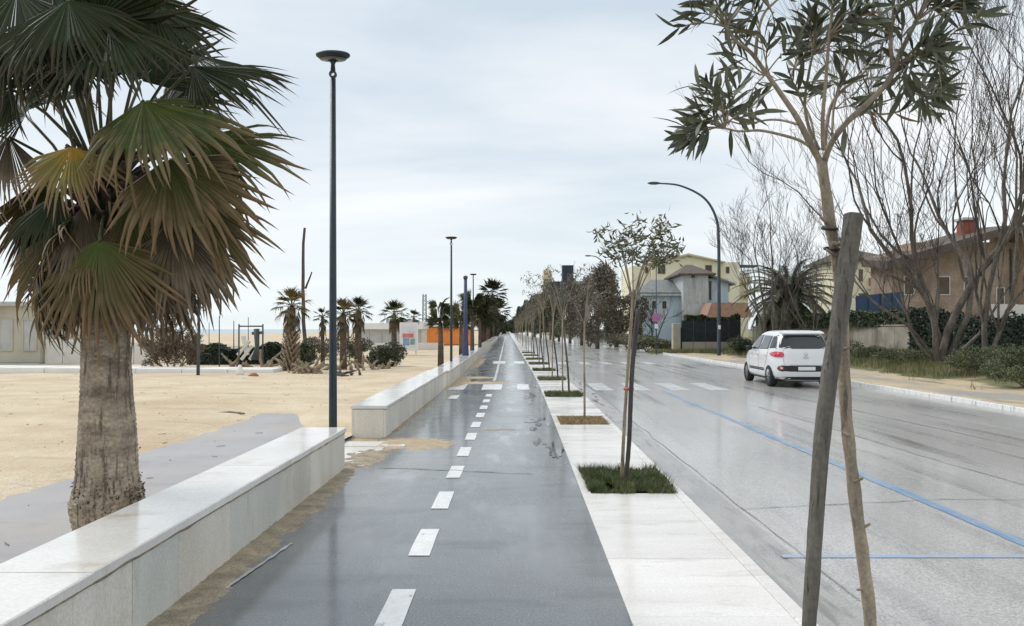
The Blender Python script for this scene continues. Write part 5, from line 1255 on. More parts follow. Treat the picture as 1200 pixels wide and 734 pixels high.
window(yh, hd(757.5), hd(761), Y + 1, vz(320), vz(313), frame='yellow_shade'); window(yh, hd(852), hd(856), Y + .6, vz(320), vz(312.5), frame='yellow_shade'); window(yh, hd(852), hd(856), Y + .6, vz(342), vz(332), frame='yellow_shade'); window(yh, hd(852), hd(856), Y + .6, vz(362), vz(354), frame='yellow_shade')
part_box('balcony', 'yellow_shade', yh, hd(869), hd(886), Y + 2, Y + 2.99, vz(331), vz(324)); part_box('balcony', 'yellow_shade', yh, hd(869), hd(886), Y + 2, Y + 2.99, vz(345), vz(339))
part_box('awning', 'dark_trim', yh, hd(866), hd(893), Y + 1.6, Y + 4, vz(311.5), vz(309.5))
# blue house
Y = 84; hd = lambda px: XP(px, Y); vz = lambda py: ZP(py, Y)
def hip(mb, x0, x1, y0, y1, z, h, ov=.5, ridge=.35):
    x0 -= ov; x1 += ov; y0 -= ov; y1 += ov; cy = (y0 + y1) / 2; w_ = (x1 - x0); a = x0 + w_ * ridge; b_ = x1 - w_ * ridge
    mb.add([(x0, y0, z), (x1, y0, z), (x1, y1, z), (x0, y1, z), (a, cy, z + h), (b_, cy, z + h), (x0, y0, z - .15), (x1, y0, z - .15), (x1, y1, z - .15), (x0, y1, z - .15)],
           [(0, 1, 5, 4), (1, 2, 5), (2, 3, 4, 5), (3, 0, 4), (6, 7, 1, 0), (7, 8, 2, 1), (8, 9, 3, 2), (9, 6, 0, 3), (9, 8, 7, 6)])
bh = empty('blue_house', (0, 0, 0), 'light blue house with grey hipped roof and a taller stair tower', 'house')
part_box('wall', 'blue_wall', bh, hd(752), hd(813), Y, Y + 9, -.3, vz(343)); mbr = MB(); hip(mbr, hd(752), hd(813), Y, Y + 9, vz(343), 1.6); mbr.build('roof', MT['roof_grey'], bh)
part_box('eaves_band', 'bluegrey_wall', bh, hd(750), hd(815), Y - .55, Y - .02, vz(347), vz(343) - .16)
part_box('tower', 'bluegrey_wall', bh, hd(797), hd(826), Y - 1.5, Y + 6, -.3, vz(322)); part_box('tower_side', 'blue_wall', bh, hd(826) + .01, hd(852), Y - .6, Y + 6, -.3, vz(327))
mbr = MB(); hip(mbr, hd(796), hd(829), Y - 1.5, Y + 6, vz(322), 1.2, .45, .42); mbr.build('tower_roof', MT['roof_brown'], bh)
mbr = MB(); mbr.prism([(hd(829), vz(322)), (hd(858), vz(333)), (hd(858), vz(335)), (hd(829), vz(324.5))], Y - 1.2, Y + 6.3); mbr.build('side_roof', MT['roof_grey'], bh)
for px in (803, 811, 819): MB().box(hd(px) , hd(px) + .35, Y - 1.54, Y - 1.501, vz(356), vz(327)).build('recess', MT['grey_panel'], bh)
window(bh, hd(806), hd(811), Y - 1.5, vz(327), vz(323.3), frame='grey_panel'); window(bh, hd(829), hd(832), Y - .6, vz(352), vz(330), m='window_dark', frame='grey_panel')
for a in (764, 776): window(bh, hd(a), hd(a + 5), Y, vz(362), vz(353), frame='off_white')
mbr = MB(); mbr.prism([(hd(812), vz(373)), (hd(863), vz(373)), (hd(856), vz(357)), (hd(818), vz(357))], Y - 6, Y - 2.2)
o = mbr.build('terracotta_shed', MT['roof_tile']); tag(o, 'low terracotta tiled roof shed in front of the blue stair tower', 'shed')
# far cream tower
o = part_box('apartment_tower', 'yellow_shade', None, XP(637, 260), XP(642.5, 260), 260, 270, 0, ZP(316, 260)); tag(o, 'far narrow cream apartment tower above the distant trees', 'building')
part_box('cream_side', 'yellow_wall', o, XP(642.5, 260) + .02, XP(647, 260), 260.5, 270, 0, ZP(318, 260))
for q in range(5): part_box('window_band', 'roof_tile', o, XP(637.5, 260), XP(642, 260), 259.9, 259.99, ZP(322 + q * 7, 260), ZP(320 + q * 7, 260))

# brick house on the right
Y = 47; hd = lambda px: XP(px, Y); vz = lambda py: ZP(py, Y)
rh = empty('brick_house', (0, 0, 0), 'tan brick house with long brown roof and red chimney behind the bare trees', 'house')
part_box('wall', 'brick_wall', rh, hd(1045), hd(1192), Y, Y + 2.8, -.3, vz(296)); part_box('orange_wall', 'brick_orange', rh, hd(1192) + .01, hd(1260), Y - 1.2, Y + 2.8, -.3, vz(268))
part_box('base_band', 'off_white', rh, hd(1145), hd(1258), Y - 1.32, Y - 1.205, -.3, vz(358))
part_box('downpipe', 'dark_trim', rh, hd(1183), hd(1185), Y - .1, Y - .01, 0, vz(292))
rr_ = MB(); a = [(hd(1025), vz(309)), (hd(1160), vz(270)), (hd(1262), vz(262)), (hd(1262), vz(270)), (hd(1160), vz(279)), (hd(1025), vz(318))]
vsr = [(x, Y - 1.6, z) for x, z in a]; vsr2 = [(x + .6, Y + 3.2, z + .5) for x, z in a]
rr_.add(vsr + vsr2, [(0, 1, 2, 3, 4, 5), (11, 10, 9, 8, 7, 6)] + [(i, 6 + i, 6 + (i + 1) % 6, (i + 1) % 6) for i in range(6)]); rfx = rr_.build('roof', MT['roof_brown'], rh)
ch = part_box('chimney', 'brick_red', rfx, hd(1134), hd(1148), Y + .5, Y + 1.2, vz(280), vz(257)); part_box('chimney_cap', 'grey_panel', rfx, hd(1132), hd(1150), Y + .3, Y + 1.4, vz(257) + .005, vz(254))
part_box('gable_wall', 'brick_wall', rh, hd(1070), hd(1190), Y + .02, Y + 2.7, vz(296) + .003, vz(284))
for a, c, z0, z1 in ((1168, 1176, 362, 338), (1100, 1112, 345, 325), (1060, 1070, 345, 325), (1130, 1140, 345, 325)): window(rh, hd(a), hd(c), Y, vz(z0), vz(z1), m='shutter', frame='off_white')
part_box('step_wall', 'off_white', rh, hd(1148), hd(1182), Y - .9, Y - .7, -.3, vz(357))
# yellow house between
Y = 75; hd = lambda px: XP(px, Y); vz = lambda py: ZP(py, Y)
y2 = empty('balcony_house', (0, 0, 0), 'small cream house with brown balcony seen right of the thick stake', 'house')
part_box('wall', 'yellow_wall', y2, hd(985), hd(1046), Y, Y + 8, -.3, vz(304)); mbr = MB(); hip(mbr, hd(985), hd(1046), Y, Y + 8, vz(304), 1.2); mbr.build('roof', MT['roof_brown'], y2)
part_box('balcony', 'roof_tile', y2, hd(1018), hd(1040), Y - 1.1, Y - .01, vz(336), vz(326)); part_box('balcony_slab', 'off_white', y2, hd(1016), hd(1042), Y - 1.2, Y - .01, vz(339), vz(336) - .005)
for a, c, z0, z1 in ((1006, 1011, 330, 316), (1023, 1031, 326, 312), (1006, 1014, 358, 344)): window(y2, hd(a), hd(c), Y, vz(z0), vz(z1), m='shutter')
# blue tarp / panel screen
tr_ = empty('tarpaulin_screen', (0, 0, 0), 'dark blue tarpaulin screen on a frame above the garden wall', 'screen')
Y = 44
for k in range(4): 
    b = MB(); a0 = 1004 + 14 * k; b.add([(XP(a0, Y) + .01, Y, 1.2), (XP(a0 + 14, Y) - .01, Y + .05, 1.2), (XP(a0 + 14, Y) - .01, Y + .05, ZP(347 - k * 1.3 - 1.3, Y)), (XP(a0, Y) + .01, Y, ZP(347 - k * 1.3, Y))], [(0, 1, 2, 3)])
    o = b.build('tarpaulin_panel', MT['tarp_blue'], tr_); md = o.modifiers.new('s', 'SOLIDIFY'); md.thickness = .03
    MB().tube([(XP(a0, Y), Y + .08, .3), (XP(a0, Y), Y + .08, ZP(346 - k * 1.3, Y))], .03, 6).build('frame_post', MT['galv_dark'], tr_)
o = MB().lathe([(0, 0), (.09, 0), (.09, .32), (.05, .4), (0, .42)], 12).build('white_bollard', MT['white_paint'], None, True); o.location = (XP(1033, 41), 41, 1.80); tag(o, 'small white post cap showing above the hedge by the blue screen', 'post cap')

# signs
def round_sign(x, y, z, r, ht, label, name='no_parking_sign', postm='galv'):
    t = empty(name, (x, y, 0), label, 'road sign', 'round road signs')
    MB().tube([(0, 0, -.1), (0, 0, ht)], .035, 8).build('pole', MT[postm], t, True)
    b = MB(); n = 28
    for yy in (-.06, -.04): b.v += [(math.cos(2 * math.pi * i / n) * r, yy, z + math.sin(2 * math.pi * i / n) * r) for i in range(n)]
    b.f = [tuple(range(n - 1, -1, -1)), tuple(n + i for i in range(n))] + [(i, (i + 1) % n, n + (i + 1) % n, n + i) for i in range(n)]; b.m = [0] * len(b.f)
    dsc = b.build('disc', MT['sign_red'], t)
    b = MB(); rr2 = r * .74; b.add([(math.cos(2 * math.pi * i / n) * rr2, -.064, z + math.sin(2 * math.pi * i / n) * rr2) for i in range(n)], [tuple(range(n - 1, -1, -1))]); b.build('blue_field', MT['sign_blue'], dsc)
    b = MB(); b.bar((-rr2 * .7, -.068, z + rr2 * .7), (rr2 * .7, -.068, z - rr2 * .7), r * .2, .004); b.build('red_bar', MT['sign_red'], dsc)
    MB().box(-.12, .12, -.055, -.04, z - r - .42, z - r - .12).build('notice_plate', MT['white_paint'], t)
    return t
round_sign(XP(769, 54), 54, ZP(372.5, 54), .30, ZP(313, 54), 'faded round no parking sign on a tall dark pole before the blue house', postm='galv_dark')
round_sign(XP(725, 78), 78, ZP(372, 78), .33, ZP(367, 78), 'small faded round sign on a short green post among brown bushes', postm='post_green')
# dark hanging banner sign behind the V shaped tree
sg = empty('banner_sign', (XP(659, 42), 42, 0), 'tall dark two part banner sign hanging behind the narrow V stems', 'sign')
MB().tube([(0, 0, -.1), (0, 0, ZP(311, 42))], .04, 8).build('pole', MT['galv_dark'], sg, True)
MB().box(.02, XP(672, 42) - XP(659, 42), -.03, .03, ZP(331, 42), ZP(311, 42)).build('panel', MT['sign_back'], sg)
MB().box(XP(644, 42) - XP(659, 42), -.05, -.03, .03, ZP(357, 42), ZP(330, 42)).build('panel', MT['sign_back'], sg)
# white low wall/gate with agave-like white flower plants far right side
o = empty('white_fence', (0, 0, 0), 'low white fence with gaps in front of the brown trees across the road', 'fence')
Y = 92
for k in range(8):
    a0 = 672 + 4.4 * k; bevel(MB().box(XP(a0, Y) + .03, XP(a0 + 4.4, Y) - .03, Y, Y + .15, -.2, ZP(388 - (k % 2) * 1.5, Y)).build('fence_panel', MT['off_white'], o), .02, 1)

# right-side tree mass, tree by tree
def crown_tree(x, y, ht, rw, m, label, seed, n=2600, size=.16, name='broadleaf_tree', group='trees lining the far side of the road', trunk=.2, low=.25, twigs=True):
    t = empty(name, (x, y, 0), label, 'tree', group); rg = random.Random(seed)
    cl = []
    for _ in range(16):
        a = rg.uniform(0, 6.28); q = rg.uniform(0, .75) * rw; z = ht * rg.uniform(low + .1, .90); s = 1 - .5 * abs(z / ht - .55)
        cl.append((math.cos(a) * q * s, math.sin(a) * q * s, z, rw * rg.uniform(.25, .5), rw * rg.uniform(.25, .5), ht * rg.uniform(.10, .20)))
    MB().tube([(0, 0, -.2), (rg.uniform(-.1, .1), 0, ht * .3), (rg.uniform(-.2, .2), 0, ht * .6)], [trunk, trunk * .7, trunk * .35], 8, jit=.2).build('trunk', MT['bark_grey'], t, True)
    b = MB()
    for c in cl: 
        b.tube([Vector((0, 0, ht * .22)), Vector((c[0] * .5, c[1] * .5, c[2] * .75)), Vector((c[0], c[1], c[2]))], [trunk * .4, trunk * .22, .02], 4, cap=False)
        if twigs:
            for _ in range(30):
                d = Vector((rg.gauss(0, 1), rg.gauss(0, 1), rg.gauss(.5, .7))).normalized() * rw * rg.uniform(.35, .75); b.tube([Vector(c[:3]), Vector(c[:3]) + d], [.028, .01], 3, cap=False)
    b.build('limbs', MT['twig_brown'], t)
    tag(link('crown', np_mesh('crown', leaf_cloud(cl, n, size, seed), 4, MT[m]), t), kind='stuff')
    return t
# (px, d, top py, half width px, material)
mass = [(700, 70, 312, 30, 'leaf_brownish', 5200), (722, 76, 328, 22, 'leaf_brownish', 4200), (682, 84, 325, 22, 'leaf_brownish', 4200), (668, 96, 318, 18, 'leaf_olive', 3600), (745, 80, 345, 14, 'leaf_brownish', 2800), (655, 112, 333, 15, 'leaf_olive', 3000),
        (645, 130, 338, 14, 'shrub_leaf', 2600), (634, 150, 342, 13, 'leaf_olive', 2400), (626, 175, 346, 12, 'bush_dark', 2400), (618, 205, 352, 10, 'shrub_leaf', 2200), (612, 240, 362, 9, 'bush_dark', 2000), (606, 290, 370, 8, 'bush_dark', 2000), (600, 350, 374, 8, 'bush_dark', 1800), (595, 430, 377, 7, 'bush_dark', 1500)]
ml = ['large brown leafed tree behind the thin trunk of the straw pit tree', 'brown twiggy tree beside the small green post sign', 'brown tree rising behind the white fence', 'olive green tree just right of the dark banner sign', 'dark bare looking bushy tree before the blue house', 'olive tree behind the dark banner sign']
for i, (px, d, ty, hw, m, n) in enumerate(mass):
    lab = ml[i] if i < 6 else '%s distant dark tree counting out from the vanishing point right of the road' % ['eighth', 'seventh', 'sixth', 'fifth', 'fourth', 'third', 'second', 'nearest'][i - 6]
    crown_tree(XP(px, d), d, ZP(ty, d), hw / F * d, m, lab, 70 + i, n=int(n * (1.3 if i < 5 else 3)), size=.055 + d * .0010, low=.08)
for i, (px, d, r, h) in enumerate(((750, 66, 2.0, 1.2), (735, 70, 2.0, 1.3), (700, 88, 3, 1.8), (758, 60, 1.5, .9))):
    shrub(XP(px, d), d, r, h, 3200, .08, ('leaf_olive', 'leaf_brownish', 'hedge_leaf_dark', 'shrub_leaf')[i], ('rounded olive bush left of the corner pillar', 'brown scrub under the twiggy trees', 'dark evergreen bush beside the white fence', 'low green clump at the foot of the no parking sign pole')[i], 90 + i, z=0)
bare_tree('bare_tree', (XP(690, 74), 74, 0), 'bare branching tree tangled in front of the brown trees', [((-.2, 0, 1), 2.6, .10, (0, 0, 0)), ((.3, 0, 1), 2.6, .10, (.1, 0, 0))], 4, 77, spread=.6, nchild=(2, 3), up=.15, segs=4, shrink=.72, minr=.016)
bare_tree('bare_tree', (XP(766, 68), 68, 0), 'dark leafless tree in front of the blue house wall', [((-.3, 0, 1), 1.7, .08, (0, 0, 0)), ((.4, 0, 1), 1.7, .08, (.1, 0, 0))], 4, 78, spread=.7, nchild=(2, 3), up=.1, segs=4, shrink=.74, minr=.016, trunkm='dead_wood', twigm='dead_wood')

# ------------------------------------------------------------------ left: beach things
def small_palm(px, d, top_py, label, crown_r, seed, kinds=('fan_dark', 'fan_green'), nf=16, skirt=True, tr=.16, lean=0.0, base_x=None, lod=1, el0=85, el1=-35, z0=0, name='fan_palm'):
    rg = random.Random(seed); x = XP(px, d); ht = ZP(top_py, d) - crown_r * .75
    t = empty(name, (x, d, z0), label, 'palm tree', 'small palms between the beach and the path')
    MB().tube([(-lean, 0, -.2), (-lean * .5, 0, ht * .5), (0, 0, ht)], [tr, tr * .75, tr * .7], 12, jit=.35).build('trunk', MT['palm_trunk_dark'], t, True)
    topv = Vector((0, 0, ht))
    for i in range(nf):
        a = i * 2.39996 + rg.uniform(-.2, .2); el = R(el0 + (el1 - el0) * i / nf)
        d_ = Vector((math.cos(a) * math.cos(el), math.sin(a) * math.cos(el), math.sin(el)))
        hub = topv + d_ * crown_r * .42; tip = hub + (d_ + Vector((0, 0, -.25))).normalized() * crown_r * .62
        add_fan(t, topv, hub, tip, Vector((0, 0, 1)) + d_ * -.3, kinds[i % len(kinds)], i % 3, lod, True, pr=.012)
    if skirt:
        for i in range(10):
            a = i * 2.39996; hub = Vector((math.cos(a) * tr * 1.1, math.sin(a) * tr * 1.1, ht - .1 - .06 * i)); tip = hub + Vector((math.cos(a) * .16, math.sin(a) * .16, -.7)).normalized() * crown_r * .6
            add_fan(t, hub, hub, tip, Vector((math.cos(a), math.sin(a), .2)), 'fan_dead', 2, lod, False)
    return t
p1 = small_palm(342, 29.8, 340, 'ragged small palm with rusty crown beside the thin dead trunk', .85, 1, ('fan_brown', 'fan_green', 'fan_yellow'), 18, True, .22, .10)
bt = MB()
for i in range(110):
    a = i * 2.39996; z = 1.5 * i / 110; r = .25 - .06 * z; p = Vector((math.cos(a) * r - .08 + .05 * z, math.sin(a) * r, z)); d_ = Vector((math.cos(a) * .7, math.sin(a) * .7, .8)).normalized(); bt.bar(p - d_ * .05, p + d_ * .22, .07, .025)
tag(bt.build('leaf_boot', MT['palm_boot'], p1), kind='stuff')
small_palm(378, 34, 362, 'narrow young palm hidden left of the tall near lamp post', .5, 2, ('fan_dark',), 12, True, .10)
small_palm(402, 31, 352, 'palm with rusty and green fans just right of the near lamp post', .75, 3, ('fan_brown', 'fan_dark', 'fan_yellow'), 18, True, .16)
small_palm(420, 33, 350, 'second palm right of the near lamp post, dark and dense', .72, 13, ('fan_dark', 'fan_brown'), 18, True, .18)
small_palm(462, 48, 354, 'green palm in front of the grey kiosk left of the billboard', 1.05, 4, ('fan_dark', 'fan_green'), 20, True, .2)
small_palm(485, 62, 364, 'tiny palm top showing above the billboard', .8, 5, ('fan_dark',), 12, False, .14)
# palms by the wall
def tied_palm(px, d, top_py, label, seed, tr=.13, nf=18, crown=.55):
    rg = random.Random(seed); x = XP(px, d); ht = ZP(top_py, d)
    t = empty('fan_palm', (x, d, 0), label, 'palm tree', 'slim palms standing against the far low wall')
    MB().tube([(.0, 0, -.1), (.02, 0, ht * .3), (.0, 0, ht * .62)], [tr, tr * .9, tr * .6], 12, jit=.35).build('trunk', MT['palm_trunk_dark'], t, True)
    topv = Vector((0, 0, ht * .60))
    for i in range(nf):
        a = rg.uniform(0, 6.28); z = ht * (.58 + .32 * i / nf); hub = Vector((math.cos(a) * .12, math.sin(a) * .12, z)); d_ = Vector((math.cos(a) * .7, math.sin(a) * .7, rg.uniform(-.5, .9))).normalized()
        add_fan(t, topv, hub, hub + d_ * crown, Vector((math.cos(a + 1), math.sin(a + 1), .4)), ('fan_dark', 'fan_green', 'fan_dark')[i % 3], 2, 2, True, pr=.010)
    return t
tied_palm(516, 30, 343, 'slim pruned palm with bunched leaves left of the middle lamp post', 1)
tied_palm(540, 40, 354, 'short tied palm just left of the blue post', 2)
tied_palm(553, 44, 338, 'slim palm between the blue post and the far lamp post', 3, nf=24, crown=.75)
tied_palm(562, 52, 346, 'dark slim palm just right of the far lamp post', 4, nf=26, crown=.95)
bp_ = empty('blue_post', (XP(545.5, 35), 35, 0), 'thick dark blue post behind the wall between the palms', 'post')
MB().tube([(0, 0, -.1), (0, 0, .9), (0, 0, 1.9), (0, 0, ZP(327, 35))], [.17, .13, .085, .07], 14).build('pole', MT['blue_post'], bp_, True)
MB().lathe([(.09, 0), (.10, .05), (.09, .12), (0, .15)], 14, c=(0, 0, ZP(327, 35))).build('cap', MT['dark_trim'], bp_, True)
def big_palm(px, d, top_py, r, label, seed, kinds=('fan_dark',)):
    return small_palm(px, d, top_py, label, r, seed, kinds, 34, True, .28, 0, None, 2, 85, -60)
big_palm(577, 118, 330, 2.6, 'tall full crowned palm at the end of the wall', 6); big_palm(572, 95, 352, 1.9, 'dark palm merging below the tall full crowned one', 7); big_palm(566, 80, 356, 1.6, 'dark palm right behind the far lamp post', 8)
big_palm(583, 150, 352, 3.0, 'farthest palm against the low wall on the left', 9)
for i, (px, d, ty, hw) in enumerate(((570, 100, 362, 8), (578, 135, 360, 8), (585, 190, 368, 7), (590, 300, 376, 5))):
    crown_tree(XP(px, d), d, ZP(ty, d), hw / F * d, 'bush_dark', ('dark bush under the palms right of the far lamp post', 'dark bush under the tall full crowned palm', 'dark bush at the left of the vanishing point', 'last dark tree left of the vanishing point')[i], 120 + i, 6000, .08 + d * .001, 'dark_bush', 'dark bushes by the end of the wall', low=.0)

# dead thin trunk
bare_tree('dead_tree', (XP(360, 36), 36, 0), 'tall thin dead trunk with one stub rising left of the near lamp post', [((-.03, 0, 1), ZP(265, 36), .10, (0, 0, -.1)), ((.35, 0, 1), .8, .05, (-.08, 0, 3.4))], 0, 3, trunkm='dead_wood', wob=.035, up=.0, segs=9)
# white slab walkway
sw = empty('boardwalk', (0, 0, 0), 'long white raised slab walkway crossing the sand on the left', 'walkway')
x1 = XP(327, 29)
for k in range(11): bevel(MB().box(x1 - 1.6 * (k + 1) + .01, x1 - 1.6 * k - .01, 28.3, 29.9, -.01 + .012 * min(k, 9), .20 + .012 * min(k, 9)).build('slab', MT['white_paint'], sw), .012, 1)
for px in (75, 190, 215): MB().box(XP(px, 29) - .7, XP(px, 29) + .7, 28.6, 29.5, -.2, .08).build('support', MT['old_concrete'], sw)
# beach hut
Y = 36; hd = lambda px: XP(px, Y); vz = lambda py: ZP(py, Y)
bhut = empty('beach_hut', (0, 0, 0), 'beige flat roofed beach hut with teal base at the left edge', 'hut')
part_box('wall', 'beige_wall', bhut, hd(-80), hd(47), Y, Y + 6, vz(425), vz(359)); part_box('base_band', 'teal', bhut, hd(-80), hd(47), Y - .06, Y + 6, -.1, vz(425) - .003); part_box('roof', 'grey_panel', bhut, hd(-84), hd(51), Y - .4, Y + 6.4, vz(359) + .003, vz(354))
for a in (-40, 0, 28): window(bhut, hd(a), hd(a + 14), Y, vz(410), vz(375), m='grey_panel', frame='beige_wall')
part_box('rail', 'off_white', bhut, hd(-80), hd(47), Y - .09, Y - .062, vz(427), vz(426))
wf = empty('white_screen_wall', (0, 0, 0), 'low white panelled wall right of the beige beach hut', 'wall')
for k in range(6): bevel(MB().box(hd(49 + 21 * k) + .01, hd(49 + 21 * (k + 1)) - .01, Y + .2, Y + .35, -.1, vz(398 + (k > 3) * 3)).build('wall_panel', MT['off_white'], wf), .02, 1)
# dried bush behind slab
bare_tree('dry_bush', (XP(203, 30.5), 30.5, 0), 'dry brown bush standing behind the white slab under the palm fronds', [((-.6, 0, 1), .7, .035, (-.1, 0, 0)), ((.6, 0, 1), .7, .035, (.1, 0, 0)), ((0, 0, 1), .8, .04, (0, 0, 0)), ((.2, .3, 1), .7, .03, (0, 0, 0)), ((-.9, 0, .8), .6, .03, (-.2, 0, 0)), ((.9, 0, .8), .6, .03, (.2, 0, 0))], 4, 31, trunkm='driftwood', twigm='twig_brown', cat='bush', spread=.7, nchild=(3, 4), up=.05, segs=3, shrink=.72, minr=.012)
shrub(XP(203, 31), 31, .85, 1.15, 1500, .045, 'palm_boot', 'dry papery leaves tangled in the dry brown bush', 98, z=0, stems=False, name='dry_foliage')
# hedge on beach
hedge('hedge', (XP(222, 36), 36), (XP(345, 36), 36), 0, ZP(406, 36), .8, 9000, .06, 36, 'low dark green hedge at the back of the sand behind the thin frame', 'hedge_leaf_dark')
# thin frame posts
fr = empty('goal_frame', (0, 0, 0), 'thin dark metal frame with crossbar standing on the sand', 'frame')
Y = 33
for px, ty in ((280, 380), (308, 380)): MB().tube([(XP(px, Y), Y, -.1), (XP(px, Y), Y, ZP(ty, Y))], .035, 6).build('post', MT['galv_dark'], fr, True)
MB().tube([(XP(280, Y), Y, ZP(382.5, Y)), (XP(308, Y), Y, ZP(382.5, Y))], .03, 6).build('crossbar', MT['galv_dark'], fr, True)
for i, (px, ty, d, lab) in enumerate(((257, 371, 34, 'thin grey pole left of the metal frame on the sand'), (274, 376, 38, 'thin pole touching the left post of the metal frame'), (291, 372, 45, 'faint thin pole inside the metal frame'), (245, 378, 50, 'faint thin pole near the palm fronds on the left'))):
    o = MB().tube([(0, 0, -.1), (0, 0, ZP(ty, d))], [.03, .02], 6).build('thin_pole', MT['galv_dark'], None, True); o.location = (XP(px, d), d, 0); tag(o, lab, 'pole', 'thin poles on the sand')
# far beach barrier and dark frond poles near palm
o = MB().tube([(0, 0, -.1), (0.03, 0, 1.6), (0, 0, 3.1)], [.06, .05, .03], 8).build('curved_pole', MT['galv_dark'], None, True); o.location = (XP(232, 27), 27, 0); tag(o, 'dark curved pole behind the hanging fronds of the big palm', 'pole')
# driftwood piles
def driftpile(px, d, label, seed, n=9, s=.6, m='driftwood'):
    rg = random.Random(seed); t = empty('driftwood', (XP(px, d), d, 0), label, 'driftwood', 'bleached driftwood on the sand')
    for i in range(n):
        a = Vector((rg.uniform(-s, s), rg.uniform(-.3, .3), rg.uniform(-.03, .1))); d_ = Vector((rg.uniform(-1, 1), rg.uniform(-.4, .4), rg.uniform(.05, 1))).normalized(); l = rg.uniform(.4, 1.1) * s
        pts = smooth_path([a, a + d_ * l * .5 + Vector((rg.gauss(0, .06), 0, rg.gauss(0, .06))), a + d_ * l], 4)
        MB().tube(pts, [rg.uniform(.045, .085) * (1 - .6 * j / len(pts)) for j in range(len(pts))], 7, jit=.4).build('branch', MT[m], t, True)
    return t
driftpile(292, 33, 'tangled driftwood lying at the foot of the metal frame', 1, 12, .9, 'driftwood'); driftpile(312, 31.5, 'forked bleached branch leaning left of the ragged palm', 2, 5, .8)
driftpile(365, 28.5, 'heap of driftwood roots right of the ragged palm', 3, 14, .6); driftpile(382, 31, 'low driftwood logs behind the near lamp post', 4, 9, .8); driftpile(408, 27, 'dark stump and sticks just right of the near lamp post', 5, 7, .45, 'dead_wood')
driftpile(428, 31, 'pale forked stump between the lamp post and the dark bush', 6, 7, .6); driftpile(446, 31.5, 'arched pale root left of the dark bush', 7, 6, .5)
shrub(XP(458, 34), 34, 1.0, 1.05, 5000, .05, 'bush_dark', 'round dark green bush on the sand left of the billboard', 101, z=0); shrub(XP(356, 33), 33, .55, 1.2, 3000, .05, 'hedge_leaf', 'green bush just right of the ragged palm trunk', 102, z=0)
shrub(XP(418, 40), 40, .8, 1.3, 3000, .05, 'bush_dark', 'dark bush behind the palms right of the near lamp post', 103, z=0); shrub(XP(375, 42), 42, 1.2, 1.3, 3000, .06, 'leaf_brownish', 'brown scrub behind the driftwood heap', 104, z=0)
# white play sculpture with black figure shape
sp = empty('play_sculpture', (XP(296, 35), 34.6, 0), 'white and black jagged play sculpture beside the thin frame', 'sculpture')
for i, (x0, z0, x1_, z1_) in enumerate(((-.5, .5, .0, 1.1), (-.35, .3, .1, .9), (-.1, .5, -.3, 1.3), (0, .3, .3, .8))): MB().bar((x0, 0, z0), (x1_, .05 * i, z1_), .16, .12).build('white_arm', MT['plastic_white'], sp)
MB().bar((.15, -.1, 1.42), (.62, -.1, 1.46), .14, .12).build('black_arm', MT['dark_trim'], sp); MB().tube([(.3, -.1, .3), (.36, -.1, .8), (.33, -.1, 1.62)], [.22, .1, .13], 8).build('black_stem', MT['dark_trim'], sp, True)
# litter
o = MB().lathe([(0, 0), (.13, .01), (.15, .12), (.09, .25), (.05, .36), (0, .38)], 12).build('litter_bag', MT['plastic_white'], None, True); o.location = (XP(281, 27), 27, .04); tag(o, 'white crumpled plastic bag lying on the sand', 'litter')
o = MB().lathe([(0, 0), (.16, .01), (.17, .06), (.08, .13), (0, .14)], 10).build('litter_scrap', MT['litter_orange'], None, True); o.location = (XP(297, 26.5), 26.5, .04); tag(o, 'orange brown scrap on the sand beside the white bag', 'litter')
for i, (px, py, lab) in enumerate(((20, 543, 'small white shell lying on the near sand at far left'), (52, 526, 'small pebbly tuft on the near sand'))):
    d = 1520 / (py - 386); o = MB().lathe([(0, 0), (.035, .005), (.03, .025), (0, .035)], 8).build('pebble', MT['plastic_white' if i == 0 else 'driftwood'], None, True); o.location = (XP(px, d), d, .05); tag(o, lab, 'pebble')
o = MB().tube([(-.28, 0, .0), (0, .03, .02), (.3, 0, .0)], [.02, .03, .015], 6, jit=.3).build('stick', MT['driftwood'], None, True); o.location = (XP(268, 14.9), 14.9, .05); tag(o, 'brown stick on the sand at the edge of the grey paving', 'stick')
o = MB().tube([(-.05, 0, .0), (.12, .1, .03), (.3, .12, .0)], [.02, .02, .01], 6, jit=.3).build('stick', MT['dead_wood'], None, True); o.location = (XP(1003, 34), 34, .0); tag(o, 'dark stick on the shoulder just right of the thick stake', 'stick')

b = MB(); rd = random.Random(3)
for i in range(420):
    y = 5 + 26 * rd.random() ** 1.4; x = rd.uniform(-16, -3.0)
    z = beach_h(x, y)
    if z < 0.0: z = 0.0
    if rd.random() < .6:
        a = rd.uniform(0, 3.1); l = rd.uniform(.03, .12); b.bar((x, y, z + .006), (x + math.cos(a) * l, y + math.sin(a) * l, z + .01), .008, .006)
    else:
        r = rd.uniform(.008, .022); b.add([(x - r, y, z), (x, y - r, z), (x + r, y, z), (x, y + r, z), (x, y, z + r)], [(0, 1, 4), (1, 2, 4), (2, 3, 4), (3, 0, 4)])
tag(b.build('beach_debris', MT['driftwood']), 'small twigs and shells strewn over the sand', 'beach debris', kind='stuff')
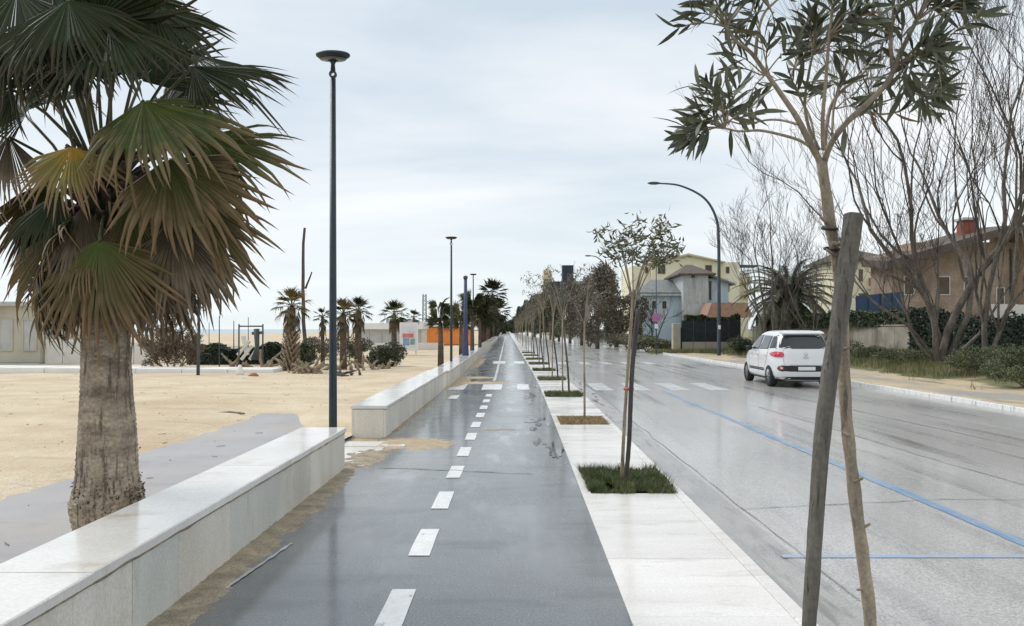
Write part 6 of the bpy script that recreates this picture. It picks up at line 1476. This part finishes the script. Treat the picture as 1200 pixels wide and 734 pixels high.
# kiosk, billboard, orange pavilion
Y = 70; hd = lambda px: XP(px, Y); vz = lambda py: ZP(py, Y)
kk = empty('beach_kiosk', (0, 0, 0), 'long low grey and white beach kiosk behind the green palm', 'kiosk')
for k in range(5): part_box('wall_panel', 'grey_panel', kk, hd(418) + .01 + 1.1 * k, hd(418) + 1.1 * (k + 1) - .01, Y, Y + .2, -.2, vz(386))
part_box('back_wall', 'off_white', kk, hd(418), hd(494), Y + .21, Y + 4, -.2, vz(386) - .01); part_box('fascia', 'white_paint', kk, hd(414), hd(496), Y - .4, Y + 4.4, vz(386) + .003, vz(379)); part_box('roof_light', 'grey_panel', kk, hd(450), hd(480), Y + 1, Y + 3, vz(379) + .003, vz(374))
o = part_box('low_wall', 'off_white', None, XP(418, 60), XP(520, 60), 60, 60.2, -.2, ZP(402, 60)); tag(o, 'low off white beach wall below the kiosk', 'wall')
bb = empty('billboard', (0, 0, 0), 'white framed billboard with red, blue and green print beside the orange pavilion', 'billboard')
Y = 47; hd = lambda px: XP(px, Y); vz = lambda py: ZP(py, Y)
for px in (473, 486.5): part_box('post', 'white_paint', bb, hd(px), hd(px) + .09, Y - .02, Y + .06, -.2, vz(411))
bd = part_box('board', 'white_paint', bb, hd(468.5), hd(490), Y - .06, Y - .022, vz(411), vz(378))
pr = part_box('poster', 'print_pale', bb, hd(470.5), hd(488), Y - .07, Y - .063, vz(407), vz(383))
part_box('red_block', 'print_red', pr, hd(472), hd(485), Y - .076, Y - .0705, vz(396), vz(391)); part_box('blue_block', 'print_blue', pr, hd(472.5), hd(480), Y - .076, Y - .0705, vz(405), vz(396.5)); part_box('green_block', 'print_green', pr, hd(481), hd(486.5), Y - .076, Y - .0705, vz(404), vz(397)); part_box('pink_block', 'reflector_pale', pr, hd(479), hd(486), Y - .0745, Y - .0705, vz(390.5), vz(388))
Y = 78; hd = lambda px: XP(px, Y); vz = lambda py: ZP(py, Y)
op = empty('orange_pavilion', (0, 0, 0), 'bright orange walled beach pavilion with white roof edges', 'pavilion')
for k in range(5): part_box('wall_panel', 'orange_wall', op, hd(491.5 + 12 * k) + .006, hd(491.5 + 12 * (k + 1)) - .006, Y, Y + .15, vz(404), vz(384))
part_box('base', 'dark_trim', op, hd(491), hd(552), Y + .03, Y + 5, -.2, vz(404) - .003); part_box('lintel', 'dark_trim', op, hd(491), hd(552), Y - .1, Y + 5, vz(384) + .003, vz(383)); part_box('white_fascia', 'white_paint', op, hd(489), hd(554), Y - .5, Y + 5, vz(383) + .003, vz(380.5))
part_box('green_band', 'green_trim', op, hd(490), hd(553), Y - .3, Y + 5, vz(380.5) + .003, vz(379)); part_box('white_roof', 'white_paint', op, hd(489), hd(552), Y - .4, Y + 5, vz(379) + .003, vz(376.5)); part_box('brown_roof', 'roof_brown', op, hd(500), hd(548), Y + 1, Y + 5, vz(376.5) + .003, vz(373.5))
# lattice mast
lm = empty('lattice_mast', (XP(497.5, 120), 120, 0), 'slim pale lattice mast behind the pavilion', 'mast')
b = MB(); hz = ZP(345, 120)
for sx_ in (-.28, .28):
    for sy_ in (-.28, .28): MB().tube([(sx_, sy_, 0), (sx_ * .8, sy_ * .8, hz)], .06, 4).build('leg', MT['post_green'], lm)
for i in range(10): z = hz * i / 10; b.bar((-.27, -.27, z), (.25, -.25, z + hz / 10), .06, .06); b.bar((.27, .27, z), (-.25, .25, z + hz / 10), .06, .06); b.bar((-.27, -.27, z), (.27, -.27, z), .06, .06)
tag(b.build('bracing', MT['post_green'], lm), kind='stuff')
# far beach: pale wall line, boat
o = part_box('sea_wall', 'off_white', None, XP(225, 62), XP(330, 62), 62, 62.3, -.2, .35); tag(o, 'low pale sea wall across the beach behind the hedge', 'wall')
